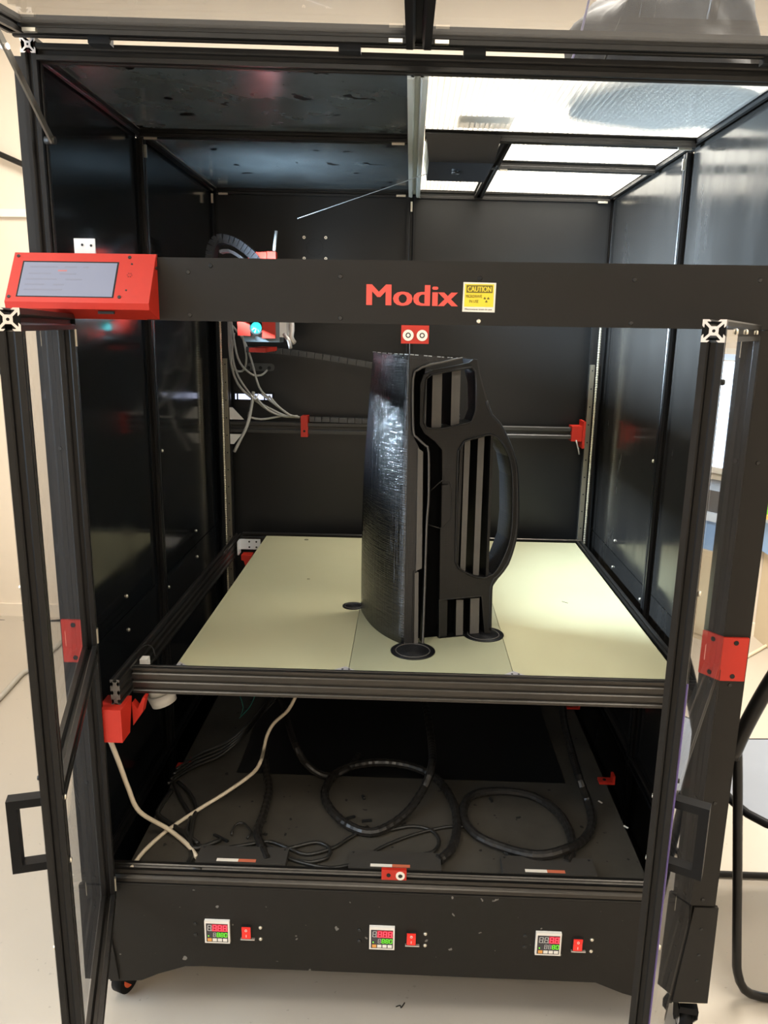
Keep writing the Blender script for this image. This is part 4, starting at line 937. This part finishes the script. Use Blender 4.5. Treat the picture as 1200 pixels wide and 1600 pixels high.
# bright-edged rim: a raised rib following the outline, with deep inner wall
rim = [(-0.1037,1.4711), (-0.1494,1.4615), (-0.1819,1.4548), (-0.2028,1.4455), (-0.2122,1.427), (-0.2095,1.322), (-0.2019,1.3041), (-0.1812,1.2857), (-0.1735,1.2702), (-0.1705,1.1713), (-0.173,1.108), (-0.1732,0.9612), (-0.1738,0.8228)]
rimd = dense(rim, False, .012)
part('rim', band(rimd, .022, -.004, False), 'petg', OBJ)
P_ = [g(p, .022) for p in rimd]; part('rim_bead', tube(new(), P_, .0019, 8), 'petgs', OBJ, smooth=True)  # edge highlight of the rim put into a lighter bead
# dark recess wall between rim and grille face
rim2 = [(-0.079,1.4556), (-0.1272,1.4473), (-0.1589,1.4418), (-0.1788,1.4337), (-0.1854,1.4149), (-0.1844,1.3274), (-0.1752,1.3106), (-0.1511,1.2905), (-0.1357,1.2732), (-0.1303,1.161), (-0.1338,1.0876), (-0.1278,0.8196)]
# lower left filler strip beside the rim with a notch
def strip(P0, m, nm, dep=.006, off=.02):
    bm = new(); plate(bm, P0, [], lambda p: g(p, off), dep, -GN); part(nm, bm, m, OBJ)
strip([(-0.2198,1.4782), (-0.0691,1.4672), (-0.103,1.4737), (-0.1487,1.4641), (-0.1855,1.4573), (-0.2051,1.4493), (-0.2158,1.4295), (-0.2131,1.3191), (-0.204,1.2997), (-0.1934,1.2801), (-0.1885,0.8235), (-0.2178,0.8357), (-0.2191,1.2111)], 'petg', 'front_flange', .006, .018)
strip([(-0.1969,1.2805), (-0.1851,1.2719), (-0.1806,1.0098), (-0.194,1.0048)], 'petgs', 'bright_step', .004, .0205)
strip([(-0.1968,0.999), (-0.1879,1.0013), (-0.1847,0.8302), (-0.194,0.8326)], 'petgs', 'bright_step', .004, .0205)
strip([(-0.1999,1.0037), (-0.1969,1.0035), (-0.197,0.8329), (-0.2001,0.8332)], 'petg2', 'bright_step', .004, .0205)
# curved left shell lofted over height
Arow = [(.83, -.104, .437), (.95, -.1045, .437), (1.1, -.103, .436), (1.2, -.100, .435), (1.32, -.092, .432), (1.42, -.085, .431), (ZT, -.081, .43)]
Brow = [(0.0067,0.2183,0.8357), (0.0075,0.2186,0.9938), (0.0068,0.2184,1.2111), (0.0067,0.2183,1.3355), (0.0075,0.2186,1.4162), (0.0061,0.2182,1.4769)]
def lerp_rows(rows, z):
    rows = sorted(rows, key=lambda r: r[-1] if len(r) == 3 and False else r[0])
    for i in range(len(rows)-1):
        if rows[i][0] <= z <= rows[i+1][0]:
            t = (z-rows[i][0])/(rows[i+1][0]-rows[i][0]); return tuple(rows[i][k]+(rows[i+1][k]-rows[i][k])*t for k in (1, 2))
    r = rows[0] if z < rows[0][0] else rows[-1]; return (r[1], r[2])
Br = [(b[2], b[0], b[1]) for b in Brow]
bm = new(); NZ, NT = 24, 14; grid = []
for i in range(NZ+1):
    z = .83+(ZT-.83)*i/NZ; ax, ay = lerp_rows(Arow, z); bx_, by_ = lerp_rows(Br, z); row = []
    d = Vector((bx_-ax, by_-ay, 0)); nn = Vector((d.y, -d.x, 0)).normalized()
    if nn.y > 0: nn = -nn
    for j in range(NT+1):
        t = j/NT; bul = .020*4*(t*(1-t))*(1+.5*(t-.5)); row.append(Vector((ax, ay, z))+d*t+nn*bul)
    grid.append((row, [p-nn*.006 for p in row]))
F = [[bm.verts.new(p) for p in r[0]] for r in grid]; K = [[bm.verts.new(p) for p in r[1]] for r in grid]
for i in range(NZ):
    for j in range(NT):
        f = bm.faces.new((F[i][j], F[i][j+1], F[i+1][j+1], F[i+1][j])); f.smooth = True
        f = bm.faces.new((K[i][j+1], K[i][j], K[i+1][j], K[i+1][j+1])); f.smooth = True
    bm.faces.new((F[i][0], F[i+1][0], K[i+1][0], K[i][0])); bm.faces.new((F[i][NT], K[i][NT], K[i+1][NT], F[i+1][NT]))
for j in range(NT):
    bm.faces.new((F[0][j], K[0][j], K[0][j+1], F[0][j+1])); bm.faces.new((F[NZ][j], F[NZ][j+1], K[NZ][j+1], K[NZ][j]))
part('curved_shell', bm, 'petg1', OBJ)
# support body behind
bm = new(); P_ = [(-.095, .436), (-.02, .30), (.03, .262), (.06, .272), (.04, .33), (-.05, .44)]
# light frayed top edge
bm = new(); e_ = [Vector((-.081, .43, ZT)), Vector((-.052, .355, ZT)), Vector((-.02, .30, ZT)), g((-0.2184,1.4769), .018), g((-0.149,1.4721), .018), g((-0.1028,1.4697), .018)]
for k in range(len(e_)-1):
    a_, b_ = e_[k], e_[k+1]; n_ = 7
    for q_ in range(n_):
        if (q_+k) % 3 == 2: continue
        p0_ = a_+(b_-a_)*(q_/n_); p1_ = a_+(b_-a_)*((q_+.8)/n_); cyl(bm, p0_, p1_, .0011, n=5)
part('frayed_top_edge', bm, mat('pale_stringing', (.35, .36, .36), .5), OBJ)
# brim discs on the bed
for (c, r) in (((0.027,0.1847,0.832), .0535), ((0.1934,0.2946,0.832), .052), ((-0.1257,0.4635,0.832), .030)):
    rr = r*.93
    bm = new(); cyl(bm, (c[0], c[1], .8302), (c[0], c[1], .8316), rr, n=40); bd = part('brim_disc', bm, 'petg', OBJ)
    bm = new(); ring(bm, (c[0], c[1], .8316), (0, 0, 1), rr*.74, rr*.78, .0008, 40); part('brim_ring', bm, 'petgs', OBJ)
# thin stringing line above
part('plastic_string', tube(new(), [Vector((0.0042,0.25,1.4998)), Vector((0.0048,0.25,1.4732))], .0004, 5), 'filament', OBJ)

# ================================================================ CABLES IN THE BASE
def cable(pts, r, m, label, name='cable', cat='cable', group=None, n=8, rib=0, step=.012):
    o = part(name, tube(new(), spline(pts, step), r, n, rib), m); top(o, label, cat, group); return o
cz = .381
cable([(-0.5938,0,0.6946), (-0.5894,0.03,0.6196), (-0.5866,0.06,0.5474), (-0.5759,0.09,0.4677), (-0.5314,0.1403,0.39), (-0.473,0.0965,0.382), (-0.4405,0.0568,0.38)], .0052, 'cable_w', 'ivory cable dropping from the red corner housing onto the base deck', 'ivory_cable')
cable([(-0.5731,0.0138,0.38), (-0.5645,0.072,0.38), (-0.5347,0.1495,0.38), (-0.4823,0.225,0.385), (-0.4242,0.2807,0.4), (-0.367,0.319,0.43), (-0.3445,0.3074,0.47), (-0.3598,0.43,0.4303), (-0.3523,0.44,0.4663), (-0.3347,0.45,0.4989), (-0.2981,0.46,0.5323), (-0.2785,0.47,0.5688)], .0046, 'cable_w', 'ivory cable running diagonally up from the sill towards the bed', 'ivory_cable')
# ribbed conduits
cr = .0105
cable([(0.4789,0.7,0.4646), (0.4732,0.62,0.4346), (0.475,0.5,0.4034), (0.4501,0.3143,0.45), (0.4705,0.2963,0.4), (0.4663,0.2244,0.387), (0.4322,0.1575,0.387), (0.3718,0.0935,0.405), (0.3132,0.0796,0.4), (0.2481,0.1191,0.386), (0.1864,0.1618,0.386), (0.16,0.2339,0.386), (0.183,0.3149,0.386), (0.2503,0.344,0.386), (0.3374,0.3293,0.386), (0.39,0.2649,0.386), (0.4055,0.1858,0.386), (0.3961,0.116,0.386), (0.376,0.0715,0.386)], cr, 'conduit', 'black conduit coiled once in the right part of the base deck', 'conduit', 'conduit', None, 10, .03, .009)
cable([(0.0686,0.72,0.4516), (0.0795,0.6,0.4522), (0.0885,0.5,0.4286), (0.0856,0.3513,0.45), (0.0615,0.2986,0.41), (0.0148,0.22,0.39), (-0.0517,0.1605,0.386), (-0.1131,0.1813,0.386), (-0.1654,0.2493,0.386), (-0.1841,0.3218,0.386), (-0.1558,0.4055,0.39), (-0.0734,0.451,0.39), (0.0214,0.4439,0.39), (0.0971,0.3964,0.386), (0.1356,0.2985,0.386), (0.1424,0.1955,0.386), (0.126,0.1125,0.386), (0.094,0.067,0.386)], cr, 'conduit', 'spiral-wrapped black conduit looping in the middle of the base deck', 'conduit', 'conduit', None, 10, .05, .009)
cable([(-0.3623,0.72,0.4377), (-0.3241,0.62,0.4079), (-0.2679,0.3893,0.47), (-0.2373,0.382,0.42), (-0.1872,0.3824,0.39), (-0.1317,0.4224,0.39), (-0.1107,0.4946,0.386)], .009, 'conduit', 'black conduit hanging down behind the ivory cable', 'conduit', 'conduit', None, 10, .04, .009)
cable([(-0.3711,0.4883,0.4), (-0.3485,0.4007,0.386), (-0.3262,0.3136,0.386), (-0.322,0.2197,0.386), (-0.3233,0.1456,0.386), (-0.296,0.0784,0.386), (-0.2817,0.0468,0.386)], .0095, 'conduit', 'short spiral-wrapped conduit leading to the left junction box', 'conduit', 'conduit', None, 10, .05, .009)
kc = 'black cables on the base deck'
cable([(-0.4526,0.1018,0.379), (-0.4031,0.0909,0.379), (-0.3411,0.1078,0.379), (-0.2924,0.1219,0.379), (-0.2451,0.1018,0.379), (-0.1989,0.0821,0.379), (-0.1438,0.1073,0.379), (-0.1102,0.1435,0.379), (-0.0681,0.1889,0.379)], .0042, 'cable_k', 'thin black cable curving from left to centre along the deck', 'black_cable')
cable([(-0.3913,0.0717,0.379), (-0.3311,0.0944,0.381), (-0.2716,0.0865,0.381), (-0.2239,0.107,0.381), (-0.182,0.1229,0.381), (-0.1508,0.1042,0.381), (-0.1517,0.0711,0.381), (-0.1955,0.0563,0.379), (-0.2478,0.0729,0.379), (-0.2969,0.1066,0.385)], .004, 'cable_k', 'thin black cable with a small loop behind the left junction box', 'black_cable')
cable([(-0.2549,0.0725,0.379), (-0.1947,0.05,0.379), (-0.1373,0.0405,0.379), (-0.0828,0.0645,0.379), (-0.0279,0.1204,0.379), (0.0454,0.1686,0.379), (0.1216,0.1994,0.379), (0.1749,0.2023,0.379)], .0038, 'cable_k', 'thin black cable reaching from the left box to the right coil', 'black_cable')
cable([(-0.0262,0.0697,0.379), (0.0305,0.0901,0.379), (0.0811,0.1039,0.379), (0.0984,0.1433,0.379), (0.0832,0.1827,0.379), (0.038,0.1972,0.379), (-0.0222,0.1768,0.379)], .0042, 'cable_k', 'thin black cable bent in a loop behind the middle junction box', 'black_cable')
cable([(-0.5739,0.3103,0.379), (-0.5801,0.2363,0.379), (-0.5728,0.2031,0.379), (-0.5186,0.1614,0.379), (-0.4777,0.1233,0.379), (-0.4552,0.0682,0.379), (-0.4523,0.032,0.379), (-0.4202,0.0171,0.379)], .0062, 'cable_k', 'thick black cable bending round the left corner of the deck', 'black_cable')
cable([(-0.5759,0.3388,0.379), (-0.538,0.2707,0.379), (-0.498,0.2073,0.379), (-0.4864,0.1394,0.384), (-0.4501,0.1037,0.381)], .0050, 'cable_k', 'outer of two black cables crossing the ivory ones at the left', 'black_cable')
cable([(-0.5671,0.3434,0.382), (-0.5267,0.2999,0.382), (-0.4918,0.2368,0.382), (-0.4803,0.1609,0.386), (-0.4571,0.0862,0.382), (-0.4023,0.1187,0.382)], .0050, 'cable_k', 'inner of two black cables crossing the ivory ones at the left', 'black_cable')
for k in range(4):
    d = k*4
    cable([(-0.5927,0.3394,0.378), (-0.549,0.4109,0.382), (-0.4845,0.4654,0.39), (-0.4334,0.5181,0.42), (-0.4139,0.65,0.4094), (-0.3745,0.7,0.4369)], .0038, 'cable_k', ['lowest', 'second', 'third', 'uppermost'][k]+' of four black cables rising from the deck corner to the bed', 'black_cable') if k == 0 else \
    cable([Vector(p)+Vector((.004*k, .012*k, .007*k)) for p in ((-0.5927,0.3394,0.378), (-0.549,0.4109,0.382), (-0.4845,0.4654,0.39), (-0.4334,0.5181,0.42), (-0.4139,0.65,0.4094), (-0.3745,0.7,0.4369))], .0034, 'cable_k', ['lowest', 'second', 'third', 'uppermost'][k]+' of four black cables rising from the deck corner to the bed', 'black_cable')
for P_, lb_ in (([(-0.4464,0.55,0.5237), (-0.4383,0.55,0.4908), (-0.4462,0.55,0.4651)], 'left'), ([(-0.4051,0.55,0.525), (-0.4203,0.55,0.4914), (-0.45,0.55,0.4571)], 'right')):
    cable(P_, .0012, 'teal', lb_+' of two thin green wires hanging below the bed', 'green_wire', 'wire', None, 6)
cable([(0.2414,0.1215,0.379), (0.2556,0.0957,0.379), (0.2615,0.0745,0.379)], .0042, 'cable_k', 'short black cable end under the right coil by the right junction box', 'black_cable')
cable([(-0.3434,0.1266,0.382), (-0.3387,0.1475,0.384), (-0.3628,0.1772,0.386), (-0.3824,0.1692,0.384), (-0.3822,0.1403,0.379)], .0028, 'cable_k', 'small open wire loop standing by the left conduit', 'black_cable')
# black printed scraps and shavings on the deck
for (p, L_, a_, lb_) in (((-0.1118,0.2257,0.376), .022, .5, 'thick black plastic scrap lying inside the middle conduit loop'), ((-0.0725,0.2152,0.376), .024, .2, 'thin black plastic sliver lying inside the middle conduit loop'), ((-0.0859,0.3121,0.376), .016, 1.9, 'black plastic scrap near the back of the middle conduit loop'), ((-0.4056,0.132,0.379), .045, -.55, 'bent black clip lying left of the left conduit'), ((0.2353,0.3193,0.376), .016, 1.8, 'black plastic scrap inside the right coil')):
    bm = new(); box(bm, (-L_/2, -.0028, 0), (L_/2, .0028, .005), Matrix.Translation((p[0], p[1], .3745)) @ Matrix.Rotation(a_, 4, 'Z')); bev(bm, .001)
    o = part('plastic_scrap', bm, 'dark'); top(o, lb_, 'scrap')
for (p, lb_) in (((0.5115,0.3283,0.375), 'pale shaving on the right side of the deck'), ((0.549,0.2288,0.375), 'tiny pale chip near the right post')):
    bm = new(); box(bm, (-.006, -.002, 0), (.006, .002, .0015), Matrix.Translation((p[0], p[1], .3742)) @ Matrix.Rotation(-.9, 4, 'Z')); top(part('pale_shaving', bm, 'labelw'), lb_, 'shaving')
for (p, L_, a_, lb_) in (((0.4244,0.5409,0.83), .018, -.75, 'short black filament scrap on the right bed tile'), ((-0.2725,0.6755,0.83), .007, .2, 'small dark speck on the left bed tile')):
    o = part('filament_scrap', cyl(new(), (p[0], p[1], .8306), (p[0]+L_*math.cos(a_), p[1]+L_*math.sin(a_), .8306), .0006, n=6), 'dark'); top(o, lb_, 'scrap')
p = (0.0157,0.0588,0); o = part('floor_scrap', tube(new(), spline([Vector(p)+Vector(d) for d in ((-.008, 0, .0015), (.002, .004, .0015), (.004, -.004, .003), (.012, .012, .0015))], .003), .0012, 6), 'dark'); top(o, 'curl of black plastic on the floor below the middle controller', 'scrap')

# ================================================================ BAG ON THE ROOF
from mathutils import noise as mn
bm = new(); bmesh.ops.create_icosphere(bm, subdivisions=5, radius=1)
for v in bm.verts:
    c = v.co.copy(); n_ = mn.noise(c*1.7+Vector((3, 1, 0)))*.22+mn.noise(c*5)*.06
    sc_ = 1+n_; x = c.x*.20*sc_; y = c.y*.155*sc_; z = max(c.z, -.0)*.27*sc_
    if c.z > .3: x *= 1-.35*(c.z-.3)
    v.co = Vector((.50+x, .27+y+.02*c.x, 1.978+z))
bmesh.ops.remove_doubles(bm, verts=bm.verts, dist=.0006)
bag = part('black_bag', bm, 'bag', None, smooth=True); top(bag, 'crumpled black cloth bag lying on the translucent roof at the right', 'bag')
o = part('bag_strap', tube(new(), spline([(.36, .22, 1.982), (.352, .17, 2.02), (.37, .15, 2.08), (.39, .16, 2.14), (.40, .2, 2.19)], .01), .0022, 6), 'cable_k', bag)
o = part('roof_wire', tube(new(), spline([(.27, .10, 1.979), (.29, .12, 2.02), (.31, .14, 2.10), (.34, .2, 2.24)], .01), .0022, 6), mat('violet_wire', (.16, .15, .25), .5)); top(o, 'thin violet wire rising from the roof left of the black bag', 'wire')
o = part('paper_sheet', box(new(), (.10, .36, 1.978), (.22, .46, 1.980)), 'labelw'); top(o, 'sheet of white paper lying on the translucent roof', 'paper')

# ================================================================ RIGHT-HAND BACKGROUND
ch = thing('folding_chair', (.95, .33, 0), 'black steel folding chair with grey-blue seat, right of the machine', 'chair')
tr = .0105
fr = [(1.25, .150, .43), (1.25, .085, .05), (1.22, .085, .012), (.84, .110, .012), (.802, .112, .05), (.785, .118, .17), (.740, .125, .55), (.738, .12, .68), (.765, .10, .80), (.80, .08, .92)]
part('frame_tube', tube(new(), spline([(1.27, .12, .92), (1.26, .12, .45), (1.262, .105, .07), (1.25, .10, .03), (1.215, .10, .012), (1.10, .105, .012), (.95, .113, .012), (.865, .118, .012), (.825, .119, .03), (.805, .120, .075), (.797, .121, .13), (.772, .122, .36), (.745, .124, .60), (.735, .122, .66)], .02), tr, 10), 'ano', ch)
part('frame_tube', tube(new(), spline([(.728, .122, .63), (.745, .118, .70), (.775, .108, .80), (.82, .09, .93)], .02), .016, 10), 'ano', ch)
part('rear_leg', tube(new(), spline([(.77, .30, .55), (.785, .42, .30), (.80, .545, .05), (.83, .55, .014), (1.24, .55, .014), (1.265, .545, .05), (1.26, .40, .35)], .02), .009, 10), 'ano', ch)
bm = new(); P = []
for k in range(24):
    a_ = 2*math.pi*k/24; c_, s_ = math.cos(a_), math.sin(a_); P.append((1.03+.225*math.copysign(abs(c_)**.7, c_), .345+.21*math.copysign(abs(s_)**.7, s_)))
plate(bm, P, [], lambda q: Vector((q[0], q[1], .44)), -.012, (0, 0, 1)); part('seat', bm, 'seat', ch)
part('seat_ring', tube(new(), [Vector((x, y, .430)) for x, y in P+[P[0]]], .011, 8), 'rubber', ch)
part('cross_bar', tube(new(), [Vector((.78, .11, .80)), Vector((1.27, .11, .80))], .010, 8), 'ano', ch)
# tan cabinet, blue crate, green box
cab = part('tan_cabinet', bev(box(new(), (1.83, 2.10, 0), (2.62, 2.44, .47)), .004), 'tan'); top(cab, 'tan chipboard cabinet standing at the far wall, right background', 'cabinet')
part('cabinet_door', box(new(), (1.85, 2.095, .03), (2.60, 2.10, .45)), 'tan', cab)
cr_ = thing('blue_crate', (1.95, 2.2, .47), 'blue plastic crate standing on the tan cabinet', 'crate')
bm = new(); box(bm, (1.80, 2.12, .471), (2.5, 2.43, .62)); bev(bm, .006); part('crate_body', bm, 'bluebin', cr_)
bm = new(); box(bm, (1.80, 2.11, .62), (2.51, 2.43, .66)); bev(bm, .004); part('crate_rim', bm, mat('pale_blue', (.6, .72, .9), .4), cr_)
o = part('grey_case', bev(box(new(), (1.98, 2.14, .661), (2.48, 2.42, .77)), .008), mat('grey_case', (.10, .10, .105), .5)); top(o, 'dark grey equipment case on the blue crate, right of the green box', 'case')
gb = thing('green_box', (1.95, 2.2, .66), 'bright green box stacked on the blue crate', 'box')
bm = new(); box(bm, (1.76, 2.10, .681), (1.93, 2.43, .90)); bev(bm, .004); part('box_body', bm, 'green', gb)
part('box_base', box(new(), (1.75, 2.09, .661), (1.94, 2.43, .680)), 'yellowtape', gb)
o = part('white_cord', tube(new(), spline([(1.6649,2.1391,0.008), (1.7658,2.2315,0.008), (1.8676,2.3198,0.008), (1.9954,2.3538,0.008), (2.1316,2.3055,0.008)], .03), .008, 8), 'cable_w'); top(o, 'white cord lying on the floor right of the red hinge plate', 'cord')

# the tall frame is slightly racked: its top leans a centimetre down to the right
def rack(o):
    if o.type == 'MESH' and not o.data.get('racked'):
        c = WT[o]; o.data['racked'] = 1
        if max(v.co.z for v in o.data.vertices)+c.z > 1.66:
            for v in o.data.vertices:
                w = v.co+c; k = min(1, max(0, (w.z-1.66)/.28)); f = 1 if w.x > 0 else max(0, 1-w.y/1.27)
                v.co.z += -.021*w.x*k*f
    for ch_ in o.children: rack(ch_)
for r_ in (PR, bag): rack(r_)
